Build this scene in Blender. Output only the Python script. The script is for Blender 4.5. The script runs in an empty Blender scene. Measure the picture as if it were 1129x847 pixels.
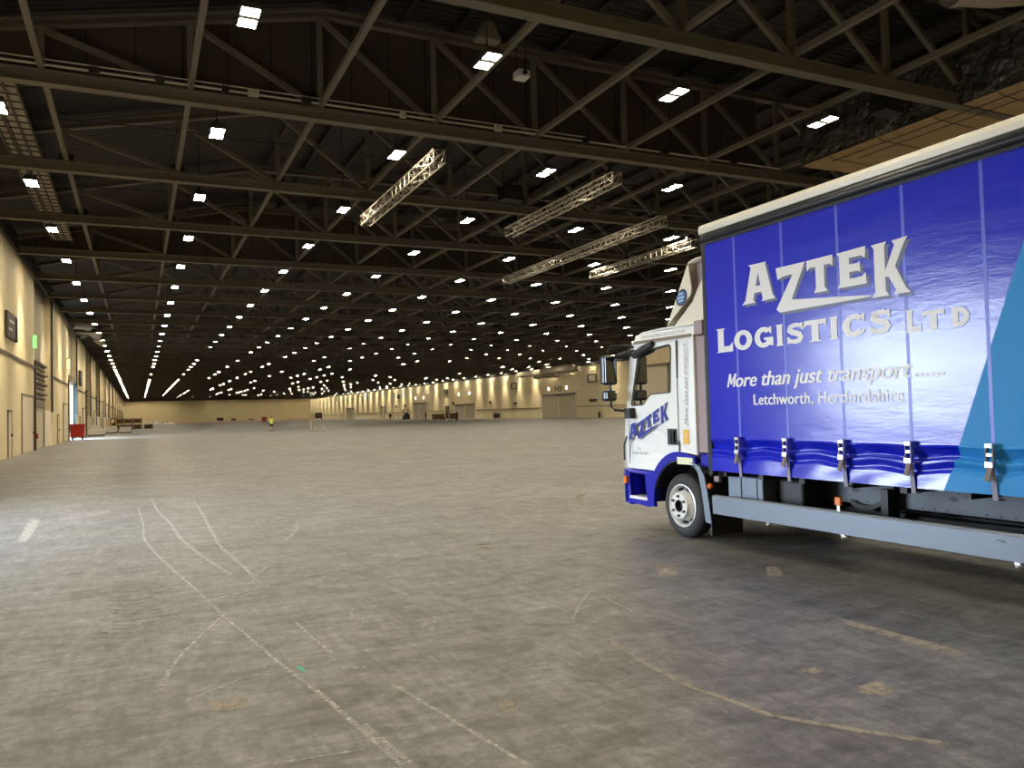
import bpy, math, random
from mathutils import Vector, Matrix
from mathutils.geometry import tessellate_polygon
random.seed(7)
scene = bpy.context.scene
COL = scene.collection

# ------------------------------------------------------------ camera, sky, exposure
F_PX, YAW, PITCH, ROLL, EYE = 870.0, 25.377, 1.975, -1.5, 1.6
ya, pi_, ro = math.radians(YAW), math.radians(PITCH), math.radians(ROLL)
fw = Vector((math.sin(ya)*math.cos(pi_), math.cos(ya)*math.cos(pi_), math.sin(pi_)))
rt = Vector((math.cos(ya), -math.sin(ya), 0)); up = rt.cross(fw)
rt, up = rt*math.cos(ro) + up*math.sin(ro), -rt*math.sin(ro) + up*math.cos(ro)
cam_data = bpy.data.cameras.new('camera'); cam = bpy.data.objects.new('camera', cam_data); COL.objects.link(cam)
cam_data.sensor_fit = 'HORIZONTAL'; cam_data.sensor_width = 36.0; cam_data.lens = F_PX/1129*36
cam_data.clip_start = 0.05; cam_data.clip_end = 2000
cam.matrix_world = Matrix(((rt.x, up.x, -fw.x, 0), (rt.y, up.y, -fw.y, 0), (rt.z, up.z, -fw.z, EYE), (0, 0, 0, 1)))
scene.camera = cam
vs = scene.view_settings
vs.view_transform = 'Standard'; vs.look = 'None'; vs.gamma = 1.0; vs.use_curve_mapping = False
vs.exposure = 0.0
LAMP = 210.0            # radiance of the ceiling lamps
LAMP_COL = (1.0, 0.86, 0.62, 1)
SKY = 34.0
SKY_COL = (0.74, 0.86, 1.0, 1)
world = bpy.data.worlds.new('sky'); scene.world = world; world.use_nodes = True
wbg = world.node_tree.nodes['Background']; wbg.inputs[0].default_value = SKY_COL; wbg.inputs[1].default_value = SKY
scene.cycles.max_bounces = 6; scene.cycles.diffuse_bounces = 4; scene.cycles.glossy_bounces = 4
scene.cycles.transmission_bounces = 6; scene.cycles.sample_clamp_indirect = 6.0
scene.cycles.use_light_tree = True
scene.cycles.caustics_reflective = False; scene.cycles.caustics_refractive = False

def portal(name, loc, rot, sx, sy):
    d = bpy.data.lights.new(name, 'AREA'); d.shape = 'RECTANGLE'; d.size = sx; d.size_y = sy
    d.cycles.is_portal = True
    o = bpy.data.objects.new(name, d); o.location = loc; o.rotation_euler = rot; COL.objects.link(o)

# hall dimensions
XL, XR, Y0, Y1, HW = -5.65, 77.0, -22.0, 397.0, 10.5
RK = XR/82.0
NEAR_DOOR = (10.8, 16.8, 0.0, 3.9)      # y0 y1 z0 z1 of the open dock door beside the camera
FAR_DOOR = (83.6, 91.0, 0.0, 5.5)
portal('daylight_near_door', (XL-1.0, 13.8, 1.95), (0, math.radians(-90), 0), 3.9, 6.0)
portal('daylight_far_door', (XL-1.0, 87.3, 2.75), (0, math.radians(-90), 0), 5.5, 7.4)

# ------------------------------------------------------------ helpers
def lin(c):
    c = c/255.0
    return c/12.92 if c <= 0.04045 else ((c+0.055)/1.055)**2.4
def rgb(r, g, b): return (lin(r), lin(g), lin(b), 1.0)

class MB:
    """collects faces (world coordinates) and links them as ONE mesh object"""
    def __init__(s): s.v = []; s.f = []; s.m = []; s.cur = 0; s.eps = 0.0
    def add(s, vs_, fs):
        b = len(s.v)
        if s.eps: vs_ = [(p[0]-s.eps, p[1], p[2]) for p in vs_]; s.eps += 0.0001   # overlapping strokes lie one on the other
        s.v += [tuple(p) for p in vs_]
        for f in fs: s.f.append([b+i for i in f]); s.m.append(s.cur)
        return s
    def box(s, x0, x1, y0, y1, z0, z1):
        return s.add([(x0,y0,z0),(x1,y0,z0),(x1,y1,z0),(x0,y1,z0),(x0,y0,z1),(x1,y0,z1),(x1,y1,z1),(x0,y1,z1)],
            [(0,3,2,1),(4,5,6,7),(0,1,5,4),(1,2,6,5),(2,3,7,6),(3,0,4,7)])
    def frame_of(s, p, q, upv=(0,0,1)):
        p, q = Vector(p), Vector(q); d = (q-p); L = d.length; d = d/L
        u = Vector(upv)
        if abs(d.dot(u)) > 0.98: u = Vector((0,1,0)) if abs(d.y) < 0.9 else Vector((1,0,0))
        a = d.cross(u).normalized(); b = a.cross(d).normalized()
        return p, q, d, a, b
    def bar(s, p, q, w, h, upv=(0,0,1)):
        p, q, d, a, b = s.frame_of(p, q, upv); a = a*(w/2); b = b*(h/2)
        return s.add([p-a-b, p+a-b, p+a+b, p-a+b, q-a-b, q+a-b, q+a+b, q-a+b],
            [(0,1,2,3),(7,6,5,4),(0,4,5,1),(1,5,6,2),(2,6,7,3),(3,7,4,0)])
    def tube(s, p, q, r, n=10, r2=None):
        r2 = r if r2 is None else r2
        p, q, d, a, b = s.frame_of(p, q)
        A = [p+(a*math.cos(t)+b*math.sin(t))*r for t in [2*math.pi*i/n for i in range(n)]]
        B = [q+(a*math.cos(t)+b*math.sin(t))*r2 for t in [2*math.pi*i/n for i in range(n)]]
        return s.add(A+B, [(i, (i+1)%n, n+(i+1)%n, n+i) for i in range(n)] + [tuple(range(n))[::-1], tuple(range(n, 2*n))])
    def path(s, pts, r, n=8):
        pts = [Vector(p) for p in pts]; rings = []
        for i, p in enumerate(pts):
            d = (pts[min(i+1, len(pts)-1)] - pts[max(i-1, 0)]).normalized()
            u = Vector((0,0,1)) if abs(d.z) < 0.9 else Vector((0,1,0))
            a = d.cross(u).normalized(); b = a.cross(d)
            rr = r[i] if isinstance(r, (list, tuple)) else r
            rings += [p+(a*math.cos(t)+b*math.sin(t))*rr for t in [2*math.pi*k/n for k in range(n)]]
        fs = []
        for i in range(len(pts)-1):
            for k in range(n): fs.append((i*n+k, i*n+(k+1)%n, (i+1)*n+(k+1)%n, (i+1)*n+k))
        e = (len(pts)-1)*n
        fs += [tuple(range(n))[::-1], tuple(range(e, e+n))]
        return s.add(rings, fs)
    def lathe(s, c, axis, prof, n=24, a0=0, a1=2*math.pi):
        """prof: (radius, offset along axis)"""
        c = Vector(c); ax = {'x': Vector((1,0,0)), 'y': Vector((0,1,0)), 'z': Vector((0,0,1))}[axis]
        u = {'x': Vector((0,1,0)), 'y': Vector((0,0,1)), 'z': Vector((1,0,0))}[axis]; w = ax.cross(u)
        full = abs(a1-a0-2*math.pi) < 1e-6; m = n if full else n+1
        vv = []
        for r, t in prof:
            for i in range(m):
                th = a0+(a1-a0)*i/n; vv.append(c+ax*t+(u*math.cos(th)+w*math.sin(th))*r)
        fs = []
        for j in range(len(prof)-1):
            for i in range(n):
                i2 = (i+1) % m
                fs.append((j*m+i, j*m+i2, (j+1)*m+i2, (j+1)*m+i))
        return s.add(vv, fs)
    def ball(s, c, rx, ry, rz, n=12, k=8):
        c = Vector(c); vv = []
        for j in range(k+1):
            ph = math.pi*j/k
            for i in range(n):
                th = 2*math.pi*i/n
                vv.append(c+Vector((rx*math.sin(ph)*math.cos(th), ry*math.sin(ph)*math.sin(th), rz*math.cos(ph))))
        return s.add(vv, [(j*n+i, (j+1)*n+i, (j+1)*n+(i+1)%n, j*n+(i+1)%n) for j in range(k) for i in range(n)])
    def poly(s, pts, mp):
        """flat (possibly concave) polygon; mp maps (u, v) to world"""
        tri = tessellate_polygon([[Vector((u, v, 0)) for u, v in pts]])
        return s.add([mp(u, v) for u, v in pts], [tuple(t) for t in tri])
    def prism(s, pts, mp, d0, d1):
        """outline extruded; mp(u, v, d) maps to world"""
        n = len(pts); tri = tessellate_polygon([[Vector((u, v, 0)) for u, v in pts]])
        vv = [mp(u, v, d0) for u, v in pts] + [mp(u, v, d1) for u, v in pts]
        fs = [tuple(t) for t in tri] + [tuple(n+i for i in reversed(t)) for t in tri]
        fs += [(i, (i+1)%n, n+(i+1)%n, n+i) for i in range(n)]
        return s.add(vv, fs)
    def grid(s, fn, nu, nv):
        vv = [fn(i/nu, j/nv) for j in range(nv+1) for i in range(nu+1)]
        return s.add(vv, [(j*(nu+1)+i, j*(nu+1)+i+1, (j+1)*(nu+1)+i+1, (j+1)*(nu+1)+i) for j in range(nv) for i in range(nu)])
    def mesh(s, name, mat, org):
        me = bpy.data.meshes.new(name)
        me.from_pydata([(p[0]-org[0], p[1]-org[1], p[2]-org[2]) for p in s.v], [], s.f)
        for m in (mat if isinstance(mat, (list, tuple)) else [mat]): me.materials.append(m)
        if isinstance(mat, (list, tuple)): me.polygons.foreach_set('material_index', s.m)
        me.update(); return me
    def build(s, name, mat, parent=None, org=None, smooth=False, bevel=0.0, solid=0.0, fix=True):
        root = parent
        while root is not None and root.parent is not None: root = root.parent
        o3 = tuple(root.location) if root is not None else (org or (0, 0, 0))
        me = s.mesh(name, mat, o3)
        if fix:
            import bmesh
            bm = bmesh.new(); bm.from_mesh(me); bmesh.ops.recalc_face_normals(bm, faces=bm.faces); bm.to_mesh(me); bm.free()
        if smooth:
            me.polygons.foreach_set('use_smooth', [True]*len(me.polygons))
        o = bpy.data.objects.new(name, me); COL.objects.link(o)
        if parent is not None: o.parent = parent
        else: o.location = o3
        if solid:
            md = o.modifiers.new('solid', 'SOLIDIFY'); md.thickness = solid; md.offset = 0
        if bevel:
            md = o.modifiers.new('bevel', 'BEVEL'); md.width = bevel; md.segments = 2; md.limit_method = 'ANGLE'; md.angle_limit = math.radians(40)
        if smooth:
            try:
                me.set_sharp_from_angle(angle=math.radians(42))
            except Exception: pass
        return o

def tag(o, label, cat, group=None, kind=None):
    o['label'] = label; o['category'] = cat
    if group: o['group'] = group
    if kind: o['kind'] = kind
    return o
def thing(name, label, cat, loc, group=None):
    o = bpy.data.objects.new(name, None); o.location = loc; o.empty_display_size = 0.1; COL.objects.link(o)
    return tag(o, label, cat, group)
def struct(o): o['kind'] = 'structure'; return o
def copy_tree(src, loc=None, parent=None):
    c = src.copy(); COL.objects.link(c)
    if parent is not None: c.parent = parent
    if loc is not None: c.location = loc
    for ch in src.children: copy_tree(ch, None, c)
    return c
ORD = ('first second third fourth fifth sixth seventh eighth ninth tenth eleventh twelfth thirteenth fourteenth fifteenth sixteenth '
       'seventeenth eighteenth nineteenth twentieth').split()
TENS = {20: 'twenty', 30: 'thirty', 40: 'forty', 50: 'fifty'}
def ordinal(i):
    if i < 20: return ORD[i]
    t, u = (i+1)//10*10, (i+1) % 10
    if u == 0: return {30: 'thirtieth', 40: 'fortieth', 50: 'fiftieth'}[t]
    return TENS[t]+'-'+ORD[u-1]

# ------------------------------------------------------------ materials
def new_mat(name):
    m = bpy.data.materials.new(name); m.use_nodes = True
    return m, m.node_tree.nodes, m.node_tree.links, m.node_tree.nodes['Principled BSDF']
def mat(name, col, rough=0.5, metal=0.0, var=0.12, scale=6.0, bump=0.0, bscale=30.0, spec=0.5, coat=0.0, bdist=0.02):
    m, N, L, B = new_mat(name)
    tc = N.new('ShaderNodeTexCoord')
    ns = N.new('ShaderNodeTexNoise'); ns.inputs['Scale'].default_value = scale; ns.inputs['Detail'].default_value = 5
    L.new(tc.outputs['Object'], ns.inputs['Vector'])
    mx = N.new('ShaderNodeMix'); mx.data_type = 'RGBA'
    mx.inputs[6].default_value = tuple(c*(1-var) for c in col[:3])+(1,)
    mx.inputs[7].default_value = tuple(min(1, c*(1+var)) for c in col[:3])+(1,)
    L.new(ns.outputs['Fac'], mx.inputs[0]); L.new(mx.outputs[2], B.inputs['Base Color'])
    B.inputs['Roughness'].default_value = rough; B.inputs['Metallic'].default_value = metal
    B.inputs['Specular IOR Level'].default_value = spec; B.inputs['Coat Weight'].default_value = coat
    if bump:
        n2 = N.new('ShaderNodeTexNoise'); n2.inputs['Scale'].default_value = bscale; n2.inputs['Detail'].default_value = 4
        L.new(tc.outputs['Object'], n2.inputs['Vector'])
        bp = N.new('ShaderNodeBump'); bp.inputs['Strength'].default_value = bump; bp.inputs['Distance'].default_value = bdist
        L.new(n2.outputs['Fac'], bp.inputs['Height']); L.new(bp.outputs['Normal'], B.inputs['Normal'])
    return m
def emis(name, col, strength):
    m, N, L, B = new_mat(name)
    B.inputs['Base Color'].default_value = (0.8, 0.8, 0.8, 1)
    B.inputs['Emission Color'].default_value = col; B.inputs['Emission Strength'].default_value = strength
    return m
def mathn(N, op, a, b=None):
    n = N.new('ShaderNodeMath'); n.operation = op
    return n

def concrete():
    m, N, L, B = new_mat('worn_concrete_floor')
    tc = N.new('ShaderNodeTexCoord')
    def noise(scale, detail, rough, sx=1.0, sy=1.0, rot=0.0, dist=0.0):
        mp = N.new('ShaderNodeMapping'); mp.inputs['Scale'].default_value = (sx, sy, 1); mp.inputs['Rotation'].default_value = (0, 0, rot)
        L.new(tc.outputs['Object'], mp.inputs['Vector'])
        n = N.new('ShaderNodeTexNoise'); n.inputs['Scale'].default_value = scale; n.inputs['Detail'].default_value = detail
        n.inputs['Roughness'].default_value = rough; n.inputs['Distortion'].default_value = dist
        L.new(mp.outputs['Vector'], n.inputs['Vector']); return n
    def ramp(src, stops):
        r = N.new('ShaderNodeValToRGB'); e = r.color_ramp.elements
        e[0].position, e[0].color = stops[0][0], (stops[0][1],)*3+(1,)
        e[1].position, e[1].color = stops[-1][0], (stops[-1][1],)*3+(1,)
        for p, c in stops[1:-1]:
            x = e.new(p); x.color = (c,)*3+(1,)
        L.new(src.outputs['Fac'], r.inputs['Fac']); return r
    def mul(a, b):
        x = N.new('ShaderNodeMix'); x.data_type = 'RGBA'; x.blend_type = 'MULTIPLY'; x.inputs[0].default_value = 1
        L.new(a, x.inputs[6]); L.new(b, x.inputs[7]); return x.outputs[2]
    big = ramp(noise(0.22, 4, 0.55, dist=0.6), [(0.3, 0.82), (0.7, 1.12)])
    mid = ramp(noise(1.7, 10, 0.72, dist=1.6), [(0.32, 0.55), (0.46, 0.95), (0.54, 1.05), (0.70, 1.42)])
    streak = ramp(noise(2.6, 10, 0.7, 0.6, 2.0, math.radians(28), 1.0), [(0.33, 0.58), (0.5, 1.0), (0.68, 1.38)])
    streak2 = ramp(noise(3.4, 9, 0.7, 3.0, 0.6, math.radians(15), 0.8), [(0.34, 0.70), (0.68, 1.26)])
    fine = ramp(noise(13, 10, 0.8, dist=0.6), [(0.32, 0.58), (0.68, 1.36)])
    scuff = ramp(noise(5.2, 10, 0.8, 0.7, 1.7, math.radians(-35), 2.0), [(0.33, 0.40), (0.40, 1.0), (0.60, 1.0), (0.67, 1.7)])
    base = N.new('ShaderNodeRGB'); base.outputs[0].default_value = FLOOR_COL
    c = base.outputs[0]
    for r in (big, mid, streak, streak2, fine, scuff): c = mul(c, r.outputs['Color'])
    L.new(c, B.inputs['Base Color'])
    rr = N.new('ShaderNodeMapRange'); rr.inputs['To Min'].default_value = 0.34; rr.inputs['To Max'].default_value = 0.6
    n = noise(1.1, 6, 0.6, dist=0.5); L.new(n.outputs['Fac'], rr.inputs['Value']); L.new(rr.outputs[0], B.inputs['Roughness'])
    bp = N.new('ShaderNodeBump'); bp.inputs['Strength'].default_value = 0.12; bp.inputs['Distance'].default_value = 0.01
    n = noise(18, 8, 0.7); L.new(n.outputs['Fac'], bp.inputs['Height']); L.new(bp.outputs['Normal'], B.inputs['Normal'])
    return m
FLOOR_COL = (0.158, 0.157, 0.156, 1)

def worn_mark(name, col, lo, hi, scale=9.0, rough=0.7):
    """scuffed paint: breaks up where the noise is low"""
    m, N, L, B = new_mat(name)
    B.inputs['Base Color'].default_value = col; B.inputs['Roughness'].default_value = rough
    tc = N.new('ShaderNodeTexCoord'); n = N.new('ShaderNodeTexNoise'); n.inputs['Scale'].default_value = scale; n.inputs['Detail'].default_value = 7
    n.inputs['Roughness'].default_value = 0.7
    L.new(tc.outputs['Object'], n.inputs['Vector'])
    r = N.new('ShaderNodeMapRange'); r.inputs['From Min'].default_value = lo; r.inputs['From Max'].default_value = hi
    L.new(n.outputs['Fac'], r.inputs['Value'])
    k = N.new('ShaderNodeMath'); k.operation = 'MULTIPLY'; k.inputs[1].default_value = col[3]; L.new(r.outputs[0], k.inputs[0])
    L.new(k.outputs[0], B.inputs['Alpha'])
    return m

def lines_mat(name, col, col2, axis, period, width, rough=0.6, bump=0.0):
    """thin joint lines every `period` metres along an axis"""
    m, N, L, B = new_mat(name)
    tc = N.new('ShaderNodeTexCoord'); sp = N.new('ShaderNodeSeparateXYZ'); L.new(tc.outputs['Object'], sp.inputs[0])
    d = N.new('ShaderNodeMath'); d.operation = 'DIVIDE'; d.inputs[1].default_value = period; L.new(sp.outputs[axis], d.inputs[0])
    fr = N.new('ShaderNodeMath'); fr.operation = 'FRACT'; L.new(d.outputs[0], fr.inputs[0])
    lt = N.new('ShaderNodeMath'); lt.operation = 'LESS_THAN'; lt.inputs[1].default_value = width/period; L.new(fr.outputs[0], lt.inputs[0])
    ns = N.new('ShaderNodeTexNoise'); ns.inputs['Scale'].default_value = 1.5; ns.inputs['Detail'].default_value = 6
    L.new(tc.outputs['Object'], ns.inputs['Vector'])
    v = N.new('ShaderNodeMix'); v.data_type = 'RGBA'
    v.inputs[6].default_value = tuple(c*0.88 for c in col[:3])+(1,); v.inputs[7].default_value = tuple(min(1, c*1.1) for c in col[:3])+(1,)
    L.new(ns.outputs['Fac'], v.inputs[0])
    mx = N.new('ShaderNodeMix'); mx.data_type = 'RGBA'; mx.inputs[7].default_value = col2
    L.new(lt.outputs[0], mx.inputs[0]); L.new(v.outputs[2], mx.inputs[6]); L.new(mx.outputs[2], B.inputs['Base Color'])
    B.inputs['Roughness'].default_value = rough
    if bump:
        w = N.new('ShaderNodeMath'); w.operation = 'SINE'
        q = N.new('ShaderNodeMath'); q.operation = 'MULTIPLY'; q.inputs[1].default_value = 2*math.pi/period
        L.new(sp.outputs[axis], q.inputs[0]); L.new(q.outputs[0], w.inputs[0])
        bp = N.new('ShaderNodeBump'); bp.inputs['Strength'].default_value = bump; bp.inputs['Distance'].default_value = 0.05
        L.new(w.outputs[0], bp.inputs['Height']); L.new(bp.outputs['Normal'], B.inputs['Normal'])
    return m

M_FLOOR = concrete()
M_CHALK = worn_mark('chalk_paint', (0.58, 0.56, 0.53, 0.75), 0.38, 0.62, 22)
M_TAPE = worn_mark('old_tape', (0.36, 0.33, 0.28, 0.75), 0.28, 0.5, 12)
M_PATCH = worn_mark('pale_patch', (0.36, 0.32, 0.26, 0.75), 0.30, 0.52, 10)
M_TYRE = worn_mark('tyre_marks', (0.06, 0.06, 0.06, 0.5), 0.42, 0.66, 7)
M_GREEN = worn_mark('green_mark', (0.05, 0.45, 0.3, 0.9), 0.2, 0.4, 11)
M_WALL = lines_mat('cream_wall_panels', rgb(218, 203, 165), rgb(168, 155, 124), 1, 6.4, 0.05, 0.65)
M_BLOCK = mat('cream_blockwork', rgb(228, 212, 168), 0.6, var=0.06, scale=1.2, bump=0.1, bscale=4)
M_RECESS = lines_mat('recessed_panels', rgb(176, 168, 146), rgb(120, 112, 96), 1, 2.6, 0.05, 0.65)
M_RAIL = mat('brown_dado_rail', rgb(92, 78, 62), 0.6)
M_DARK = mat('dark_trim', rgb(50, 44, 37), 0.6)
M_DECK = lines_mat('corrugated_roof_deck', rgb(54, 48, 40), rgb(34, 30, 23), 1, 0.30, 0.11, 0.6, bump=0.5)
M_STEEL = mat('painted_roof_steel', rgb(120, 110, 94), 0.55, var=0.2, scale=1.2, bump=0.05)
M_STEEL2 = mat('dark_roof_steel', rgb(52, 46, 38), 0.6, var=0.2, scale=1.2)
M_CURTAINPANEL = lines_mat('brown_smoke_panels', rgb(78, 68, 54), rgb(36, 31, 24), 0, 1.2, 0.04, 0.6)
M_ALU = mat('aluminium_truss', rgb(200, 194, 180), 0.35, metal=0.8, var=0.08)
M_FOIL = mat('black_foil', rgb(70, 66, 58), 0.2, var=0.4, scale=3, bump=1.0, bscale=3.2, spec=0.9, bdist=0.2)
M_INSUL = mat('brown_insulation', rgb(200, 166, 118), 0.75, var=0.35, scale=2.5, bump=0.9, bscale=3, bdist=0.1)
M_PALEDUCT = mat('pale_duct', rgb(206, 196, 174), 0.5, var=0.08)
M_BLACK = mat('black_plastic', rgb(24, 24, 25), 0.5, var=0.2)
M_HOUSING = mat('lamp_housing', rgb(70, 64, 56), 0.5)
M_LAMP = emis('lamp_panel', LAMP_COL, LAMP)
M_SHUTTER = lines_mat('roller_shutter', rgb(192, 182, 158), rgb(150, 140, 118), 2, 0.22, 0.03, 0.6)
M_DOORPALE = mat('pale_door', rgb(214, 203, 180), 0.6, var=0.05)
M_FRAME = mat('grey_brown_frame', rgb(120, 108, 90), 0.6)
M_SIGN = mat('dark_sign_face', rgb(58, 56, 52), 0.5)
M_SIGNW = mat('sign_white', rgb(225, 222, 214), 0.6)
M_GREENLIT = emis('exit_sign_green', (0.12, 0.85, 0.2, 1), 1.1)
M_RED = mat('red_paint', rgb(170, 34, 24), 0.45)
M_WHITE = mat('white_sheet', rgb(235, 232, 224), 0.7, var=0.05)
M_BROWN = mat('brown_timber', rgb(110, 82, 52), 0.75, var=0.25, scale=8)
M_YEL = mat('yellow_paint', rgb(205, 165, 50), 0.5)
M_REVEAL_TINT = mat('reveal_daylight_blue', rgb(44, 70, 82), 0.7)  # blue daylight tint of the dock reveal, put into the colour
M_YARD = mat('yard_wall_blue', (0.010, 0.022, 0.030, 1), 0.9, var=0.1)
M_YARDG = mat('yard_ground', (0.10, 0.10, 0.10, 1), 0.9)
# ------------------------------------------------------------ the setting
# floor: slab with its scuffs and lines in the same mesh
fl = MB()
fl.add([(XL-0.9, Y0, 0), (XR+0.6, Y0, 0), (XR+0.6, Y1, 0), (XL-0.9, Y1, 0)], [(0, 1, 2, 3)])
def strip(pts, w, mi, z=0.002):
    fl.cur = mi; n = len(pts); L_, R_ = [], []
    for i, p in enumerate(pts):
        a, b = pts[max(i-1, 0)], pts[min(i+1, n-1)]
        dx, dy = b[0]-a[0], b[1]-a[1]; l = math.hypot(dx, dy) or 1
        nx, ny = -dy/l*w/2, dx/l*w/2
        L_.append((p[0]+nx, p[1]+ny, z)); R_.append((p[0]-nx, p[1]-ny, z))
    fl.add(L_+R_, [(i, i+1, n+i+1, n+i) for i in range(n-1)])
def patch(pts, mi, z=0.0015):
    fl.cur = mi; fl.poly(pts, lambda u, v: (u, v, z))
for pts, w in (
    ([(-0.03,16.54),(0.06,13.39),(0.05,11.84),(0.22,10.05),(0.48,8.02),(0.61,6.86),(0.68,6.36),(0.8,5.47),(0.94,4.61),(1.0,4.12),(1.08,3.5)], 0.035),
    ([(0.23,18.02),(0.29,15.24),(0.44,13.37),(0.5,11.53),(0.7,9.59),(0.85,8.61)], 0.05),
    ([(0.99,17.41),(0.95,13.27),(0.91,10.53),(1.01,8.99),(1.05,8.05)], 0.05),
    ([(0.44,7.43),(1.14,7.9)], 0.04), ([(0.62,6.93),(0.44,6.44),(0.25,5.89),(0.16,5.56),(0.12,5.26)], 0.03),
    ([(2.45,12.6),(2.27,12.74),(2.02,11.52),(1.69,10.52)], 0.06), ([(0.8,14.22),(1.5,13.82)], 0.08), ([(1.33,9.18),(0.94,8.02)], 0.03),
    ([(3.15,16.12),(3.02,14.56),(3.88,15.09)], 0.07), ([(1.54,6.45),(1.56,6.09)], 0.04), ([(1.09,6.37),(1.13,5.8),(1.17,5.35)], 0.03),
    ([(3.57,5.83),(3.5,5.2)], 0.03), ([(1.35,4.61),(1.47,3.88),(1.58,3.23)], 0.03), ([(1.04,4.12),(1.12,3.48)], 0.03),
    ([(2.98,5.31),(3.37,5.83),(3.66,6.12)], 0.025), ([(1.87,5.42),(2.1,5.94)], 0.025), ([(0.52,3.84),(0.96,3.79)], 0.02),
    ([(-0.6,9.2),(-0.2,9.6),(0.3,9.3)], 0.03), ([(2.0,7.9),(2.6,8.6),(3.3,8.9)], 0.025), ([(0.2,4.9),(0.6,5.2),(1.3,5.0)], 0.02)):
    strip(pts, w, 1)
strip([(2.93,4.72),(2.85,4.18),(2.84,3.7),(2.93,3.16),(3.16,2.82),(3.39,2.51)], 0.05, 2)
patch([(4.69,4.37),(4.74,3.38),(4.6,3.32),(4.59,4.15)], 2)
patch([(-1.5,12.71),(-1.66,15.44),(-1.47,15.31),(-1.37,12.55)], 2)
for p in ([(3.63,3.25),(3.82,3.26),(3.78,3.11),(3.65,3.08),(3.58,3.17)], [(5.59,6.03),(5.68,5.96),(5.39,5.6),(5.26,5.68)],
          [(4.73,6.69),(4.9,6.57),(4.6,6.17),(4.46,6.26)], [(3.58,3.63),(3.71,3.61),(3.72,3.53),(3.6,3.52)],
          [(1.76,4.05),(1.87,4.04),(1.82,3.87),(1.74,3.87)], [(6.94,12.32),(7.56,13.07),(7.66,12.98),(6.99,12.05)],
          [(3.68,8.97),(3.86,8.84),(3.71,8.46),(3.62,8.62)], [(0.35,4.85),(0.55,4.8),(0.52,4.62),(0.36,4.66)]):
    patch(p, 3)
strip([(0.91,5.22),(0.93,5.12)], 0.03, 5)
for i in range(13):                                             # ribbed tyre print
    y = 6.75+i*0.13+random.uniform(-0.03, 0.03); x = -0.22+random.uniform(-0.06, 0.06)
    strip([(x, y+0.07), (x+0.1, y-0.02), (x+0.22, y-0.05), (x+0.34, y+0.0), (x+0.44, y+0.08)], random.uniform(0.02, 0.05), 4)
for x, y, l, w in ((3.0, 13.6, 1.6, 0.05), (37.2, 64.4, 3.5, 0.5), (40, 63.2, 2.4, 0.5), (43.3, 92, 1.5, 0.4), (1.2, 47, 1.4, 0.12), (0.4, 52, 1.2, 0.1), (-1.7, 60, 1.6, 0.25), (-2.2, 66, 1.8, 0.3), (26, 88, 2, 0.3), (52, 108, 3, 0.4)):
    strip([(x, y), (x+l*0.7, y+0.3*l), (x+l, y+0.2*l)], w, 4)
struct(fl.build('floor', [M_FLOOR, M_CHALK, M_TAPE, M_PATCH, M_TYRE, M_GREEN], fix=False))

# ceiling deck, falling towards both side walls
def top_z(x): return min(13.65, 11.10+0.235*(x-XL), 11.10+0.235*(XR-x))
xb0 = XL+(13.65-11.10)/0.235; xb1 = XR-(13.65-11.10)/0.235
ce = MB()
prof = [(XL-1.0, 11.3), (xb0, 14.12), (xb1, 14.12), (XR+0.6, 11.3)]
for (xa, za), (xb, zb) in zip(prof, prof[1:]):
    ce.add([(xa, Y0-0.3, za), (xb, Y0-0.3, zb), (xb, Y1+0.3, zb), (xa, Y1+0.3, za), (xa, Y0-0.3, za+0.2), (xb, Y0-0.3, zb+0.2), (xb, Y1+0.3, zb+0.2), (xa, Y1+0.3, za+0.2)],
           [(0,1,2,3),(4,5,6,7),(0,1,5,4),(2,3,7,6),(0,3,7,4),(1,2,6,5)])
struct(ce.build('ceiling', M_DECK))

# left wall: panels between recessed dock bays
BAY0, BAYP, BAYW = 4.1, 25.6, 10.4
bays = [6.6]+[BAY0+BAYP*k for k in range(1, 16) if BAY0+BAYP*k+BAYW < Y1]
wl = MB(); y = Y0; back = MB()
rail_l = MB()
XB = XL-0.42
for b in bays+[None]:
    ye = b if b is not None else Y1
    wl.box(XL-0.3, XL, y, ye, 0, HW+0.9)
    rail_l.box(XL, XL+0.06, y+0.05, ye-0.05, 4.90, 5.06)
    if b is not None:
        wl.box(XL-1.0, XL-0.3, b-0.25, b, 0, HW+0.9); wl.box(XL-1.0, XL-0.3, b+BAYW, b+BAYW+0.25, 0, HW+0.9)
        op = None
        for d in (NEAR_DOOR, FAR_DOOR):
            if b <= d[0] < b+BAYW: op = d
        if op:
            a1 = min(op[1], b+BAYW-0.2)
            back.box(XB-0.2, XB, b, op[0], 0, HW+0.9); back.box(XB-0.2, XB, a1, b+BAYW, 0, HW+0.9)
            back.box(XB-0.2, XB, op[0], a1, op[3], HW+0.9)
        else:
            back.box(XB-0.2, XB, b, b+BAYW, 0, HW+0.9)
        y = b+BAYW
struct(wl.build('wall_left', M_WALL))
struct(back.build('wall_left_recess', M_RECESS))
struct(rail_l.build('trim_left', M_RAIL))
fa = MB(); fa.box(XL-0.05, XL+0.12, Y0, Y1, HW, HW+0.25); fa.box(XL-0.05, XL+0.03, Y0, Y1, HW+0.25, 11.6)
struct(fa.build('trim_eaves_left', M_DARK))
# ground and retaining wall of the yard outside the open dock doors
yd = MB(); yd.box(XL-30, XL-0.9, 2, 101.4, -0.3, -0.01)
struct(yd.build('ground_outside', M_YARDG))
yw = MB(); yw.box(XL-14, XL-1.05, 101, 101.5, 0, 9)
struct(yw.build('wall_yard', M_YARD))

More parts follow.
